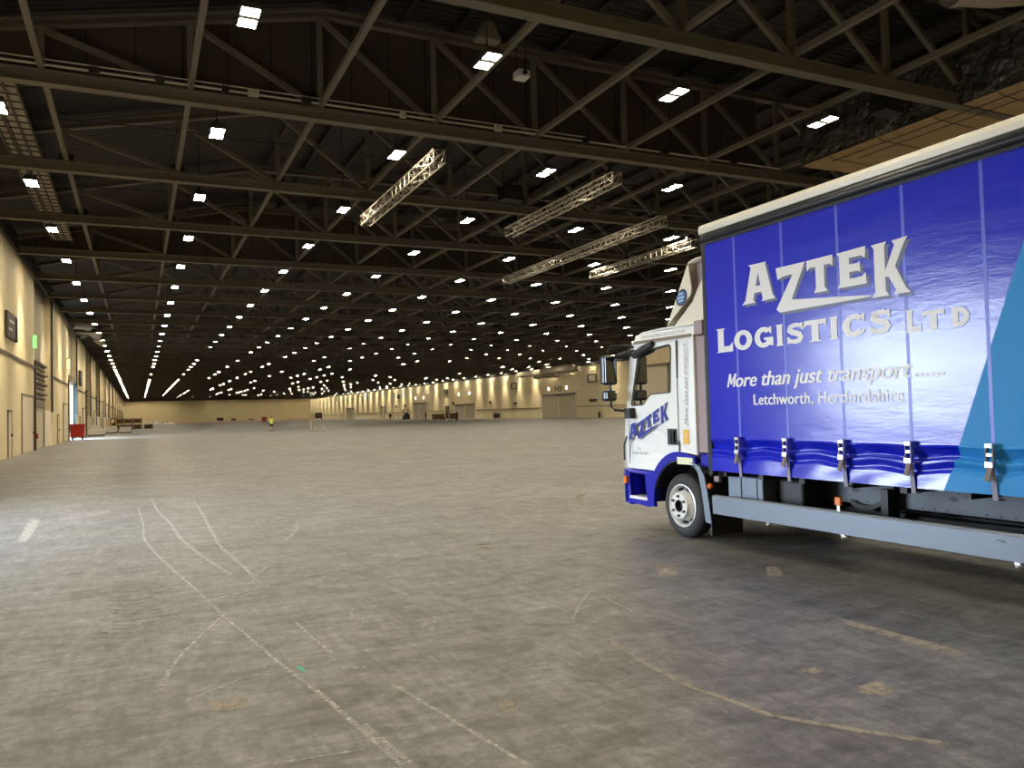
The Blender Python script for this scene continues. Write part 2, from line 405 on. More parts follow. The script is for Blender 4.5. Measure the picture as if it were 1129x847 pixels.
door_n = 0
def next_door():
    global door_n; door_n += 1; return 'door_%d' % door_n
for k, b in enumerate(bays):
    e = b+BAYW
    is_open = [d for d in (NEAR_DOOR, FAR_DOOR) if b <= d[0] < e]
    # steel edge posts and a pale upper lintel; louvres over the door
    ed = MB(); ed.box(XL-0.02, XL+0.10, b-0.20, b+0.02, 0, 5.4); ed.box(XL-0.02, XL+0.10, e-0.02, e+0.22, 2.4, HW)
    struct(ed.build('trim_dock_edge', M_DARK))
    if not is_open:
        d = MB(); d.box(XB-0.02, XB+0.10, b+2.4, e-2.2, 0, 2.7)
        dd = struct(d.build(next_door(), M_SHUTTER))
        fr = MB(); fr.box(XB, XB+0.16, b+2.2, b+2.4, 0, 2.9); fr.box(XB, XB+0.16, e-2.2, e-2.0, 0, 2.9); fr.box(XB, XB+0.2, b+2.2, e-2.0, 2.7, 2.95)
        fr.build('door_frame', M_FRAME, dd)
        lv = MB()
        for i in range(4):
            z = 3.55+i*0.66; lv.box(XB, XB+0.22, b+0.9, e-0.3, z, z+0.13); lv.box(XB, XB+0.1, b+0.9, e-0.3, z-0.3, z-0.22)
        struct(lv.build('trim_louvre', M_RAIL))
        if k >= 2:
            fp = MB()                     # bent pale guard sheet at the far side of the bay
            fp.grid(lambda u, v: (XB+0.12+0.4*math.sin(u*1.4)*(1-0.4*v), e-1.6+1.3*u, 2.5*v), 6, 4)
            struct(fp.build('trim_guard', M_DOORPALE, solid=0.03))
    else:
        d0 = is_open[0]; fr = MB()
        fr.box(XB, XB+0.15, d0[0]-0.25, d0[0], 0, d0[3]+0.2); fr.box(XB, XB+0.15, d0[1], d0[1]+0.25, 0, d0[3]+0.2)
        fr.box(XB-0.05, XB+0.3, d0[0]-0.25, d0[1]+0.25, d0[3], d0[3]+0.55)
        dd = struct(fr.build(next_door(), M_FRAME))
        sl = MB(); sl.box(XB+0.02, XL-0.02, e-0.06, e-0.005, 0, 5.6); struct(sl.build('trim_reveal_daylight', M_REVEAL_TINT))  # added sheet: its blue stands in for daylight on the bay's side wall
# person doors beside the bays, flush in the panels
for k, b in enumerate(bays):
    if k < 1: continue
    for yy, h in ((b-1.3-4.6, 3.15), (b-10.9, 2.2)):
        d = MB(); d.box(XL-0.02, XL+0.035, yy, yy+(5.0 if h > 3 else 1.1), 0.02, h)
        dd = struct(d.build(next_door(), M_DOORPALE, bevel=0.01))
        fr = MB(); w = 5.0 if h > 3 else 1.1
        fr.box(XL, XL+0.06, yy-0.09, yy, 0, h+0.1); fr.box(XL, XL+0.06, yy+w, yy+w+0.06, 0, h+0.1); fr.box(XL, XL+0.06, yy-0.09, yy+w+0.06, h, h+0.1)
        fr.build('door_frame', M_FRAME, dd)
        hd = MB(); hd.box(XL+0.035, XL+0.11, yy+w-0.25, yy+w-0.1, 1.0, 1.12); hd.build('door_handle', M_BLACK, dd)
bl = MB(); bl.box(XL, XL+0.03, Y0, Y1, 0, 0.12)

# right, back and near walls
wr = MB(); wr.box(XR, XR+0.4, Y0, Y1, 0, 11.5); struct(wr.build('wall_right', M_WALL))
wb = MB(); wb.box(XL-1, XR+0.4, Y1, Y1+0.4, 0, 14.3); struct(wb.build('wall_back', M_BLOCK))
wn = MB(); wn.box(XL-1, XR+0.4, Y0-0.4, Y0, 0, 14.3); struct(wn.build('wall_near', M_BLOCK))
RDOORS = [(yc*RK, w*RK, h) for yc, w, h in ((149.6, 14.8, 4.95), (203.7, 14.8, 3.85), (242.2, 13.6, 4.9), (284.7, 6.4, 4.5), (335, 14, 4.6))]
rr = MB(); y = Y0
for yc, w, h in RDOORS+[(Y1, 0, 0)]: rr.box(XR-0.06, XR, y, yc-w/2-0.36, 2.10, 2.22); y = yc+w/2+0.36
struct(rr.build('trim_right', M_RAIL))
fr = MB(); fr.box(XR-0.2, XR, Y0, Y1, 9.9, 10.39); fr.box(XR-0.05, XR, Y0, Y1, 10.39, 11.4); struct(fr.build('trim_eaves_right', M_DARK))
fb = MB(); fb.box(XL, XR, Y1-0.2, Y1, HW, HW+0.3); fb.box(XL, XR, Y1-0.06, Y1, HW+0.3, 14.1); struct(fb.build('trim_eaves_back', M_DARK))

NAMES = ['N5', 'N6', 'N7', 'N8', 'N9']
for i, (yc, w, h) in enumerate(RDOORS):
    fr = MB()
    fr.box(XR-0.12, XR, yc-w/2-0.35, yc-w/2, 0, h+0.35); fr.box(XR-0.12, XR, yc+w/2, yc+w/2+0.35, 0, h+0.35)
    fr.box(XR-0.12, XR, yc-w/2-0.35, yc+w/2+0.35, h, h+0.35); fr.box(XR-0.12, XR, yc-0.25, yc+0.25, 0, h)
    dd = struct(fr.build(next_door(), M_DOORPALE))
    for s in (-1, 1):
        p = MB(); p.box(XR-0.05, XR+0.02, yc+s*w/4-w/4+0.2, yc+s*w/4+w/4-0.2, 0.05, h)
        p.build('shutter', M_SHUTTER, dd)
        hb = MB(); hb.box(XR-0.3, XR, yc+s*w/4-w/4+0.2, yc+s*w/4+w/4-0.2, h-0.5, h); hb.build('shutter_hood', M_FRAME, dd)

# ------------------------------------------------------------ roof steel
XP = [-2.2+3.6*k for k in range(22)]
TRY = [15.4+8.0*n for n in range(-3, 48)]
def truss_parts(root, yy, full, cut=None):
    def chord(name, pts, hgt, wid):
        m = MB()
        for p, q in zip(pts, pts[1:]):
            for dz in (0.02, hgt-0.02):
                m.bar((p[0], yy, p[1]+dz), (q[0], yy, q[1]+dz), wid, 0.04)
            m.bar((p[0], yy, p[1]+hgt/2), (q[0], yy, q[1]+hgt/2), 0.05, hgt-0.06)
        return m.build(name, M_STEEL, root, fix=False)
    chord('bottom_chord', [(XL+0.1, 10.4), (XR-0.1, 10.4)], 0.36, 0.34)
    chord('top_chord', [(XL+0.1, top_z(XL)+0.05), (xb0, 13.55), (xb1, 13.55), (XR-0.1, top_z(XR)+0.05)], 0.26, 0.26)
    webs = []
    for i, x in enumerate(XP):
        webs.append(('web_post', (x, yy, 10.75), (x, yy, top_z(x)-0.02), 0.16))
        if i+1 < len(XP):
            x2 = XP[i+1]
            if (x+x2)/2 < (XL+XR)/2: p, q = (x, yy, top_z(x)-0.05), (x2, yy, 10.75)
            else: p, q = (x, yy, 10.75), (x2, yy, top_z(x2)-0.05)
            webs.append(('web_diagonal', p, q, 0.15))
    if full:
        for nm, p, q, w in webs:
            m = MB(); m.bar(p, q, w, w, (0, 1, 0)); m.build(nm, M_STEEL, root, fix=False)
        for x in XP:
            m = MB(); m.box(x-0.25, x+0.25, yy-0.02, yy+0.02, 10.74, 11.05); m.build('gusset_plate', M_STEEL2, root, fix=False)
    else:
        m = MB()
        for nm, p, q, w in webs: m.bar(p, q, w, w, (0, 1, 0))
        m.build('web_bracing', M_STEEL, root, fix=False)
far_src = None; nth = 0
for n, yy in enumerate(TRY):
    if yy > Y1-1: continue
    vis = yy > 12
    lab = ('steel roof truss spanning the hall, %s from the camera' % ordinal(nth)) if vis else 'steel roof truss above and behind the camera'
    if vis: nth += 1
    if nth == 2: lab = 'steel roof truss with brown panels behind it, second from the camera'
    if nth == 1: lab = 'nearest steel roof truss, above the blue lorry at the top right'
    full = vis and nth <= 5
    if full or far_src is None:
        r = thing('roof_truss', lab, 'roof truss', (38, yy, 10.4), None if vis else 'trusses out of view')
        truss_parts(r, yy, full)
        if not full: far_src = r
    else:
        r = copy_tree(far_src, (38, yy, 10.4)); r['label'] = lab
        if vis and 'group' in r: del r['group']
    r['group'] = 'steel roof trusses'
# long ties along the hall at bottom-chord level
tie = None
for i, x in enumerate(XP):
    lab = 'long square steel tie under the roof running down the hall, %s from left wall' % ordinal(i)
    if tie is None:
        m = MB(); m.bar((x, Y0+0.05, 10.86), (x, Y1-0.05, 10.86), 0.15, 0.15)
        tie = m.build('roof_tie', M_STEEL, None, (x, Y0+0.05, 10.86)); o = tie
    else: o = copy_tree(tie, (x, Y0+0.05, 10.86))
    tag(o, lab, 'roof tie', 'long steel roof ties')
# rafters under the deck
raf = None
for i in range(36):
    x = xb0+0.6+1.8*i
    if x > xb1-0.4: break
    if raf is None:
        m = MB(); m.box(x-0.08, x+0.08, Y0+0.05, Y1-0.05, 13.86, 13.89); m.box(x-0.015, x+0.015, Y0+0.05, Y1-0.05, 13.89, 14.09); m.box(x-0.08, x+0.08, Y0+0.05, Y1-0.05, 14.09, 14.12)
        raf = m.build('roof_rafter', M_STEEL2, None, (x, Y0+0.05, 13.86)); o = raf
    else: o = copy_tree(raf, (x, Y0+0.05, 13.86))
    tag(o, 'dark steel rafter under the roof deck running down the hall, %s from left' % ordinal(i), 'rafter', 'roof rafters')
# brown smoke curtain panels standing behind two of the trusses
for yy, lab, x1 in ((23.4, 'brown panelled smoke barrier filling the second roof truss from the camera', 22.2), (47.4, 'brown panelled smoke barrier filling the fifth roof truss', XR-0.3)):
    m = MB(); y_ = yy+0.25
    pts = [(XL+0.2, 10.75), (x1, 10.75), (x1, top_z(x1)+0.35), (min(xb1, x1), min(13.65, top_z(x1))+0.35), (xb0, 13.65+0.35), (XL+0.2, 11.4)]
    if x1 < 30: pts.pop(3)
    m.prism(pts, lambda u, v, d: (u, y_+d, v), 0, 0.05)
    o = m.build('smoke_barrier', M_CURTAINPANEL, None, (30, y_, 10.75)); tag(o, lab, 'smoke barrier')
# conduit and boxes along the second truss
r = thing('cable_conduit', 'pale conduit with junction boxes along the second roof truss bottom chord', 'conduit', (8, 23.2, 10.78))
m = MB(); m.tube((XL+0.2, 23.2, 10.86), (23, 23.2, 10.86), 0.035, 8); m.tube((XL+0.2, 23.14, 10.98), (14, 23.14, 10.98), 0.02, 6); m.build('pipe', M_PALEDUCT, r)
for x in (-1.1, 0.5, 2.2, 2.9, 4.4, 7.4, 10.6, 13.9, 17.2, 20.4):
    m = MB(); w = random.uniform(0.12, 0.35); m.box(x, x+w, 23.08, 23.22, 10.77, 10.95); m.build('junction_box', M_PALEDUCT if x in (2.9, 7.4, 10.6) else M_STEEL2, r, bevel=0.01)
# thin cables slung across between trusses
for j, yy in enumerate((26.0, 28.6, 33.4, 36.5, 42.0)):
    m = MB(); m.path([(XL+0.2+i*(XR-XL-0.4)/60, yy, 11.35+0.05*math.sin(i*1.7)) for i in range(61)], 0.02, 5)
    tag(m.build('catenary_cable', M_STEEL2, None, (38, yy, 11.3)), 'thin dark cable slung across the hall under the roof, %s from the camera' % ordinal(j), 'cable', 'slung cables')

# cable ladder along the left wall
r = thing('cable_ladder', 'wide cable ladder carrying pale cables under the roof beside the left wall', 'cable ladder', (-3.5, 20, 11.0))
for x in (-4.0, -3.68, -3.36, -3.05):
    m = MB(); m.bar((x, 23.8, 11.18), (x, 47.2, 11.18), 0.05, 0.12); m.build('rail', M_STEEL, r)
for i in range(39): m = MB(); m.bar((-4.02, 24.0+0.6*i, 11.13), (-3.03, 24.0+0.6*i, 11.13), 0.05, 0.03); m.build('rung', M_STEEL2, r)
for x, w in ((-3.86, 0.16), (-3.52, 0.2), (-3.2, 0.24)):
    m = MB(); m.bar((x, 23.8, 11.2), (x, 47.2, 11.2), w, 0.05); m.build('cable_run', M_PALEDUCT, r)

# ------------------------------------------------------------ ceiling lamps
LAMP_OFF = 0.27
def deck_z(x): return 11.3+(x-XL+1.0)*0.2380 if x < xb0 else (11.3+(XR+0.6-x)*0.2470 if x > xb1 else 14.12)
def lamp_meshes(x):
    hous = MB(); hous.box(-0.22, 0.22, -0.49, 0.49, 0.008, 0.12); hous.box(-0.22, -0.195, -0.46, 0.46, -0.015, 0.01); hous.box(0.195, 0.22, -0.46, 0.46, -0.015, 0.01)
    for i in range(7): hous.box(-0.2, 0.2, -0.42+i*0.13, -0.40+i*0.13, 0.14, 0.19)
    pan = [MB(), MB()]
    for k, s in enumerate((-1, 1)):
        c = s*LAMP_OFF; pan[k].add([(-0.19, c-0.18, 0.004), (-0.19, c+0.18, 0.004), (0.19, c+0.18, 0.004), (0.19, c-0.18, 0.004)], [(0, 1, 2, 3)])
    rod = MB(); rod.tube((0, 0, 0.14), (0, 0, deck_z(x)-LZ), 0.018, 6); rod.tube((-0.15, 0, 0.14), (0, 0, 0.5), 0.012, 5); rod.tube((0.15, 0, 0.14), (0, 0, 0.5), 0.012, 5)
    return hous, pan, rod
def shift(mb, c):
    o = MB(); o.v = [(p[0]+c[0], p[1]+c[1], p[2]+c[2]) for p in mb.v]; o.f = mb.f; o.m = mb.m; return o
LX = [-3.48+5.77*k for k in range(14)]+[76.1]
LY = [17.95+7.8*n for n in range(-4, 49)]
LZ = 10.46
def to_px(x, y, z):
    d = Vector((x, y, z-EYE)); w = d.dot(fw)
    if w < 0.5: return None
    return 564.5+F_PX*d.dot(rt)/w, 423.5-F_PX*d.dot(up)/w, w
spots, rest = [], []; lamp_rnd = random.Random(3)
for i, x in enumerate(LX):
    c = 0
    for y in LY:
        if y > Y1-2 or (22 < x < 26 and y < 23): continue
        if y > 110 and 0 < i < 14 and lamp_rnd.random() < min(0.62, (y-80)/250*(0.5+0.3*i)): continue      # many lamps of the far half are missing or switched off
        p = to_px(x, y, LZ)
        if p and -2 < p[0] < 1131 and -2 < p[1] < 849 and not (p[0] > 775 and p[1] > 250-(p[0]-770)*0.35):
            spots.append((p[2], x, y, i, c)); c += 1
        else: rest.append((x, y))
spots.sort()
near, far = spots[:250], spots[250:]
src_f, src_s = {}, {}
spot_l = bpy.data.lights.new('lamp_beam', 'SPOT'); spot_l.energy = 3000; spot_l.color = LAMP_COL[:3]; spot_l.spot_size = math.radians(60); spot_l.spot_blend = 1.0; spot_l.shadow_soft_size = 0.2
spot_r = spot_l.copy(); spot_r.energy = 5000
def wall_spot(x, y):
    if x > 0 and (any(abs(y-yc) < w/2+0.5 for yc, w, h in RDOORS[:3]) or abs(y-127) < 3.5): return      # none over the big doors
    # the two rows beside the side walls throw a beam down the wall
    l = x < 0; o = bpy.data.objects.new('lamp_beam', spot_l if l else spot_r); o.location = (x, y, LZ-0.06)
    o.rotation_euler = (0, math.radians(20) if l else 0, 0); COL.objects.link(o)
def lamp_label(i, c):
    if c == 0: return 'twin-panel ceiling lamp, nearest in the %s row from the left wall' % ordinal(i)
    return 'twin-panel ceiling lamp, %s from the front in the %s row from the left wall' % (ordinal(c), ordinal(i))
for q, (w, x, y, i, c) in enumerate(near):
    zc = LZ; key = i if i in (0, 1, 13, 14) else 5
    src_full, src_small = src_f.get(key), src_s.get(key); hous, pan, rod = lamp_meshes(x)
    if q < 90:
        if src_full is None:
            r = thing('ceiling_lamp', '', 'ceiling lamp', (x, y, zc))
            h = shift(hous, (x, y, zc)).build('housing', M_HOUSING, r)
            for k in range(2): shift(pan[k], (x, y, zc)).build('light_panel', M_LAMP, r, fix=False)
            shift(rod, (x, y, zc)).build('hanger', M_STEEL2, r)
            src_f[key] = r
        else: r = copy_tree(src_full, (x, y, zc))
    else:
        if src_small is None:
            m = MB(); m.v = list(hous.v); m.f = list(hous.f); m.m = [0]*len(hous.f)
            for k in range(2): m.cur = 1; m.add(pan[k].v, pan[k].f)
            m.cur = 2; m.add(rod.v, rod.f)
            me = m.mesh('ceiling_lamp', [M_HOUSING, M_LAMP, M_STEEL2], (0, 0, 0))
            src_small = bpy.data.objects.new('ceiling_lamp', me); COL.objects.link(src_small); r = src_s[key] = src_small; r.location = (x, y, zc)
        else: r = copy_tree(src_small, (x, y, zc))
    tag(r, lamp_label(i, c), 'ceiling lamp', 'twin-panel ceiling lamps')
    if i in (0, 14): wall_spot(x, y)
m = MB()
for _, x, y, _, _ in far:
    if x in (LX[0], LX[14]): wall_spot(x, y)
    hous, pan, rod = lamp_meshes(x)
    m.cur = 0; m.add([(p[0]+x, p[1]+y, p[2]+LZ) for p in hous.v], hous.f)
    for k in range(2): m.cur = 1; m.add([(p[0]+x, p[1]+y, p[2]+LZ) for p in pan[k].v], pan[k].f)
    m.cur = 2; m.add([(p[0]+x, p[1]+y, p[2]+LZ) for p in rod.v], rod.f)
tag(m.build('ceiling_lamps', [M_HOUSING, M_LAMP, M_STEEL2], fix=False), 'the many tiny glowing ceiling lamps at the far end of the hall', 'ceiling lamps', kind='stuff')
for x, y in [q for q in rest if q[1] < 60 and q[0] < 48]:                                               # overhead, outside the view, lighting the floor and the lorry
    i = LX.index(x); key = i if i in (0, 1, 13, 14) else 5
    r = copy_tree(src_s.get(key) or src_f[key], (x, y, LZ)); tag(r, 'twin-panel ceiling lamp overhead or beside the camera, out of view', 'ceiling lamp', 'twin-panel ceiling lamps out of view')

# ------------------------------------------------------------ box-truss lighting rigs
def rig(x, ya_, yb_, lab):
    r = thing('lighting_truss', lab, 'lighting truss', (x, ya_, 9.8), 'hung aluminium trusses')
    s = 0.2; zc = 9.98
    for dx in (-s, s):
        for dz in (-s, s):
            m = MB(); m.tube((x+dx, ya_, zc+dz), (x+dx, yb_, zc+dz), 0.028, 8); m.build('chord_tube', M_ALU, r, smooth=True)
    n = int((yb_-ya_)/0.5); m = MB()
    for i in range(n+1):
        y_ = ya_+(yb_-ya_)*i/n
        for a, b in (((-s, -s), (s, -s)), ((s, -s), (s, s)), ((s, s), (-s, s)), ((-s, s), (-s, -s))):
            m.tube((x+a[0], y_, zc+a[1]), (x+b[0], y_, zc+b[1]), 0.013, 5)
            if i < n:
                y2 = ya_+(yb_-ya_)*(i+1)/n
                if i % 2: m.tube((x+a[0], y_, zc+a[1]), (x+b[0], y2, zc+b[1]), 0.013, 5)
                else: m.tube((x+b[0], y_, zc+b[1]), (x+a[0], y2, zc+a[1]), 0.013, 5)
    m.build('lacing', M_ALU, r, fix=False)
    for t in (0.05, 0.62):
        y_ = ya_+(yb_-ya_)*t
        m = MB(); m.tube((x, y_, 10.18), (x, y_, 10.8), 0.012, 6); m.box(x-0.08, x+0.08, y_-0.1, y_+0.1, 10.17, 10.42); m.tube((x, y_, 10.8), (x, y_, 14.10), 0.012, 5)
        m.build('hoist', M_BLACK, r)
rig(8.95, 23.95, 33.2, 'lattice aluminium lighting truss hung below the second roof truss, leftmost of four')
rig(15.8, 23.95, 33.2, 'lattice aluminium lighting truss hanging second from the left of four')
rig(21.4, 28.8, 45.6, 'long lattice aluminium lighting truss hanging third from the left of four')
rig(25.8, 32.2, 42.2, 'lattice aluminium lighting truss hanging just above the cab, rightmost of four')

# ------------------------------------------------------------ ducts, speakers and other roof kit
r = thing('air_duct', 'big black foil air duct with brown insulated underside above the lorry', 'air duct', (24, 12, 10.45))
m = MB(); x0, x1, za, zb = 22.42, 25.4, 10.46, 12.05
def duct_side(u, v): return (x0+0.03*math.sin(u*37)*math.sin(v*9)+0.02*math.sin(u*91+v*5), 4+17.6*u, za+(zb-za)*v)
m.grid(duct_side, 70, 8)
m.add([(x0, 21.6, za), (x1, 21.6, za), (x1, 21.6, zb), (x0, 21.6, zb)], [(0, 1, 2, 3)])
m.add([(x0, 4, zb), (x0, 21.6, zb), (x1, 21.6, zb), (x1, 4, zb)], [(0, 1, 2, 3)])
m.add([(x1, 4, za), (x1, 21.6, za), (x1, 21.6, zb), (x1, 4, zb)], [(0, 1, 2, 3)])
m.build('foil_jacket', M_FOIL, r, fix=False, smooth=True)
m = MB(); m.grid(lambda u, v: (x0+(x1-x0)*u, 4+17.6*v, za-0.02+0.025*math.sin(v*41+u*3)*math.sin(u*7)), 12, 60); m.build('insulated_underside', M_INSUL, r, fix=False, smooth=True)
for i in range(8):
    m = MB(); y_ = 6+2.05*i; m.path([(x0-0.04, y_, za+0.02), (x0+0.3, y_, za-0.09), (x1-0.2, y_+0.15, za-0.08), (x1, y_, za)], 0.014, 5); m.build('retaining_wire', M_BLACK, r)
m = MB(); m.tube((x0+0.5, 4, za-0.08), (x0+0.5, 20.6, za-0.08), 0.016, 5); m.tube((x0+1.1, 4, za-0.08), (x0+1.1, 20, za-0.08), 0.014, 5); m.build('long_wire', M_BLACK, r)
r = thing('round_duct', 'pale round duct with end collar high above the lorry', 'air duct', (21, 13, 11.7))
m = MB(); m.path([(19.1, 13.1, 12.15), (20.4, 12.9, 12.25), (22.2, 12.4, 12.5), (25.5, 11.8, 12.8)], 0.36, 16); m.build('pipe', M_PALEDUCT, r, smooth=True)
m = MB(); m.lathe((19.15, 13.1, 12.15), 'x', [(0.0, -0.25), (0.2, -0.25), (0.27, -0.1), (0.4, -0.08), (0.4, 0.1), (0.36, 0.12)], 18); m.build('collar', M_ALU, r, smooth=True)

def speaker(x, y, z, lab, s=1.0):
    r = thing('loudspeaker', lab, 'loudspeaker', (x, y, z-0.3*s))
    m = MB(); pts = [(-0.42*s, -0.25*s), (0.42*s, -0.3*s), (0.36*s, 0.3*s), (-0.42*s, 0.28*s)]
    m.prism(pts, lambda u, v, d: (x+u, y+d, z+v), -0.3*s, 0.3*s); m.build('cabinet', M_BLACK, r, bevel=0.02)
    m = MB(); m.box(x-0.36*s, x+0.32*s, y-0.32*s, y-0.3*s, z-0.2*s, z+0.22*s); m.build('grille', M_DARK, r)
    m = MB(); m.bar((x-0.3*s, y, z+0.28*s), (x-0.3*s, y, 14.10), 0.03, 0.03); m.bar((x+0.3*s, y, z+0.28*s), (x+0.3*s, y, 14.10), 0.03, 0.03); m.build('bracket', M_DARK, r)
speaker(21.35, 17.0, 10.9, 'black loudspeaker hanging in front of the black foil duct', 1.0)
speaker(14.6, 30.4, 10.95, 'black loudspeaker hanging between the second and third roof trusses', 1.1)
speaker(24.9, 46.0, 11.0, 'black loudspeaker hanging far behind the long lighting truss', 1.1)
r = thing('roof_horn', 'pale horn loudspeaker under the roof near the top centre', 'loudspeaker', (8.5, 19, 11.4))
m = MB(); m.prism([(-0.12, 0.28), (0.12, 0.28), (0.34, -0.2), (-0.34, -0.2)], lambda u, v, d: (8.54+u, 19+d, 11.72+v), -0.2, 0.2); m.build('horn', M_STEEL, r, bevel=0.02)
m = MB(); m.tube((8.54, 19, 11.98), (8.54, 19, 14.10), 0.02, 6); m.build('hanger', M_STEEL2, r)
r = thing('box_projector', 'small white projector box hanging under the roof near the top centre', 'projector', (10.05, 20, 11.1))
m = MB(); m.box(9.86, 10.24, 19.8, 20.2, 11.14, 11.36); m.build('case', M_SIGNW, r, bevel=0.03)
m = MB(); m.tube((9.9, 20, 11.36), (9.9, 20, 14.10), 0.014, 5); m.tube((10.2, 20, 11.36), (10.2, 20, 14.10), 0.014, 5); m.build('hanger', M_BLACK, r)
m = MB(); m.lathe((10.05, 19.8, 11.25), 'y', [(0.07, 0), (0.07, -0.05), (0.05, -0.06), (0, -0.05)], 12); m.build('lens', M_BLACK, r)
# ------------------------------------------------------------ lettering
def text_polys(s, shear=0.0, bold=0.0, spacing=1.0):
    """outline of a line of text, as unit-less (u, v) vertices and faces, scaled so that its box is 0..1 wide"""
    cu = bpy.data.curves.new('t', 'FONT'); cu.body = s; cu.shear = shear; cu.offset = bold; cu.size = 1; cu.space_character = spacing; cu.resolution_u = 3
    o = bpy.data.objects.new('t', cu); COL.objects.link(o); bpy.context.view_layer.update()
    me = bpy.data.meshes.new_from_object(o.evaluated_get(bpy.context.evaluated_depsgraph_get()))
    vv = [(v.co.x, v.co.y) for v in me.vertices]; ff = [tuple(p.vertices) for p in me.polygons]
    bpy.data.objects.remove(o); bpy.data.curves.remove(cu); bpy.data.meshes.remove(me)
    x0 = min(v[0] for v in vv); x1 = max(v[0] for v in vv)
    return [((v[0]-x0)/(x1-x0), v[1]) for v in vv], ff
def put_text(mb, s, mp, width, cap, shear=0.0, bold=0.0, spacing=1.0):
    """mp(u, v): u from 0 to width, v above the baseline; cap is the height of a capital"""
    vv, ff = text_polys(s, shear, bold, spacing)
    caps, _ = text_polys('H'); ch = max(v[1] for v in caps)
    mb.add([mp(v[0]*width, v[1]/ch*cap) for v in vv], ff)

# ------------------------------------------------------------ things on the walls
def wall_sign(name, lab, y0, y1, z0, z1, out, lines):
    r = thing(name, lab, 'sign', (XL, (y0+y1)/2, z0))
    m = MB(); m.box(XL, XL+out, y0, y1, z0, z1); m.build('board', M_SIGN, r, bevel=0.02)
    m = MB(); m.box(XL+out, XL+out+0.03, y1-0.12, y1+0.6, z0+0.1, z0+0.22); m.box(XL+out, XL+out+0.03, y1-0.12, y1+0.6, z1-0.22, z1-0.1); m.box(XL, XL+out, y1+0.5, y1+0.75, z0, z1); m.build('side_frame', M_BLACK, r)
    m = MB()
    for (f0, f1, zz, h) in lines: m.box(XL+out, XL+out+0.01, y0+(y1-y0)*f0, y0+(y1-y0)*f1, z0+(z1-z0)*zz, z0+(z1-z0)*(zz+h))
    m.build('white_lines', M_SIGNW, r)
wall_sign('wall_sign', 'dark wall sign with white lines of writing high on the cream wall at far left', 43.6, 46.2, 5.75, 7.0, 0.14, ((0.2, 0.8, 0.62, 0.08), (0.15, 0.55, 0.30, 0.08)))
wall_sign('wall_sign', 'small dark wall sign above and beyond the open dock door', 94.6, 96.2, 5.5, 7.1, 0.2, ((0.25, 0.7, 0.6, 0.07),))
r = thing('exit_sign', 'glowing green exit sign on the left wall above the brown rail', 'exit sign', (XL+0.3, 54.4, 6.1))
m = MB(); m.box(XL, XL+0.26, 54.3, 54.42, 6.0, 6.9); m.build('case', M_PALEDUCT, r, bevel=0.01)
m = MB(); m.box(XL+0.03, XL+0.23, 54.28, 54.3, 6.08, 6.84); m.build('lit_panel', M_GREENLIT, r)
m = MB(); m.poly([(0.2, 6.2), (0.26, 6.45), (0.2, 6.55), (0.3, 6.7), (0.38, 6.5), (0.31, 6.42), (0.36, 6.2), (0.3, 6.35)], lambda u, v: (XL+u*0.5, 54.275, v)); m.build('running_figure', M_SIGNW, r)
r = thing('exit_sign', 'tiny yellow-green lit sign beside the open dock door', 'exit sign', (XL+0.3, 79.2, 6.3))
m = MB(); m.box(XL, XL+0.28, 79.2, 79.32, 6.2, 7.3); m.build('case', M_PALEDUCT, r, bevel=0.01)
m = MB(); m.box(XL+0.03, XL+0.25, 79.17, 79.2, 6.3, 7.2); m.build('lit_panel', emis('yellow_lit', (1, 0.8, 0.3, 1), 1.2), r)
r = thing('fire_bell', 'small red alarm box low on the dock edge post at far left', 'alarm', (XL+0.1, 55.2, 0.7))
m = MB(); m.box(XL+0.1, XL+0.22, 55.0, 55.3, 0.7, 1.0); m.build('case', M_RED, r, bevel=0.02)
m = MB(); m.lathe((XL+0.22, 55.15, 0.85), 'x', [(0, 0.04), (0.09, 0.02), (0.1, 0)], 14); m.build('button', M_SIGNW, r)
r = thing('vent_duct', 'pale ribbed duct sticking out high on the left wall above the open dock door', 'air duct', (XL+1, 88, 10.0))
for i in range(3):
    m = MB(); m.path([(XL+0.05, 85+5*i, 10.9), (XL+1.2, 86.5+5*i, 11.0), (XL+1.9, 92+5*i, 10.75)], 0.42, 12); m.build('outlet', M_PALEDUCT, r, smooth=True)
# right wall
for i, (yy, z, s) in enumerate(((127, 7.4, 3.0), (161, 7.3, 2.8), (205, 7.4, 2.8), (249, 7.3, 2.6))):
    r = thing('square_wall_sign', ['square dark-framed sign on the right wall beside the lorry mirror', 'square dark-framed sign on the right wall, left of the N5 doors',
              'square dark sign on the right wall above the two walkers', 'square dark sign on the right wall far beyond the walkers'][i], 'sign', (XR, yy, z-s/4))
    m = MB(); m.box(XR-0.12, XR-0.02, yy-s/2, yy+s/2, z-s/4, z+s/4); m.build('board', M_SIGN if i > 1 else M_DOORPALE, r)
    m = MB()
    m.box(XR-0.2, XR-0.1, yy-s/2-0.1, yy-s/2+0.15, z-s/4, z+s/4); m.box(XR-0.2, XR-0.1, yy+s/2-0.15, yy+s/2+0.1, z-s/4, z+s/4)
    m.box(XR-0.2, XR-0.1, yy-s/2, yy+s/2, z+s/4-0.15, z+s/4); m.box(XR-0.2, XR-0.1, yy-s/2, yy+s/2, z-s/4, z-s/4+0.15); m.build('frame', M_DARK, r)
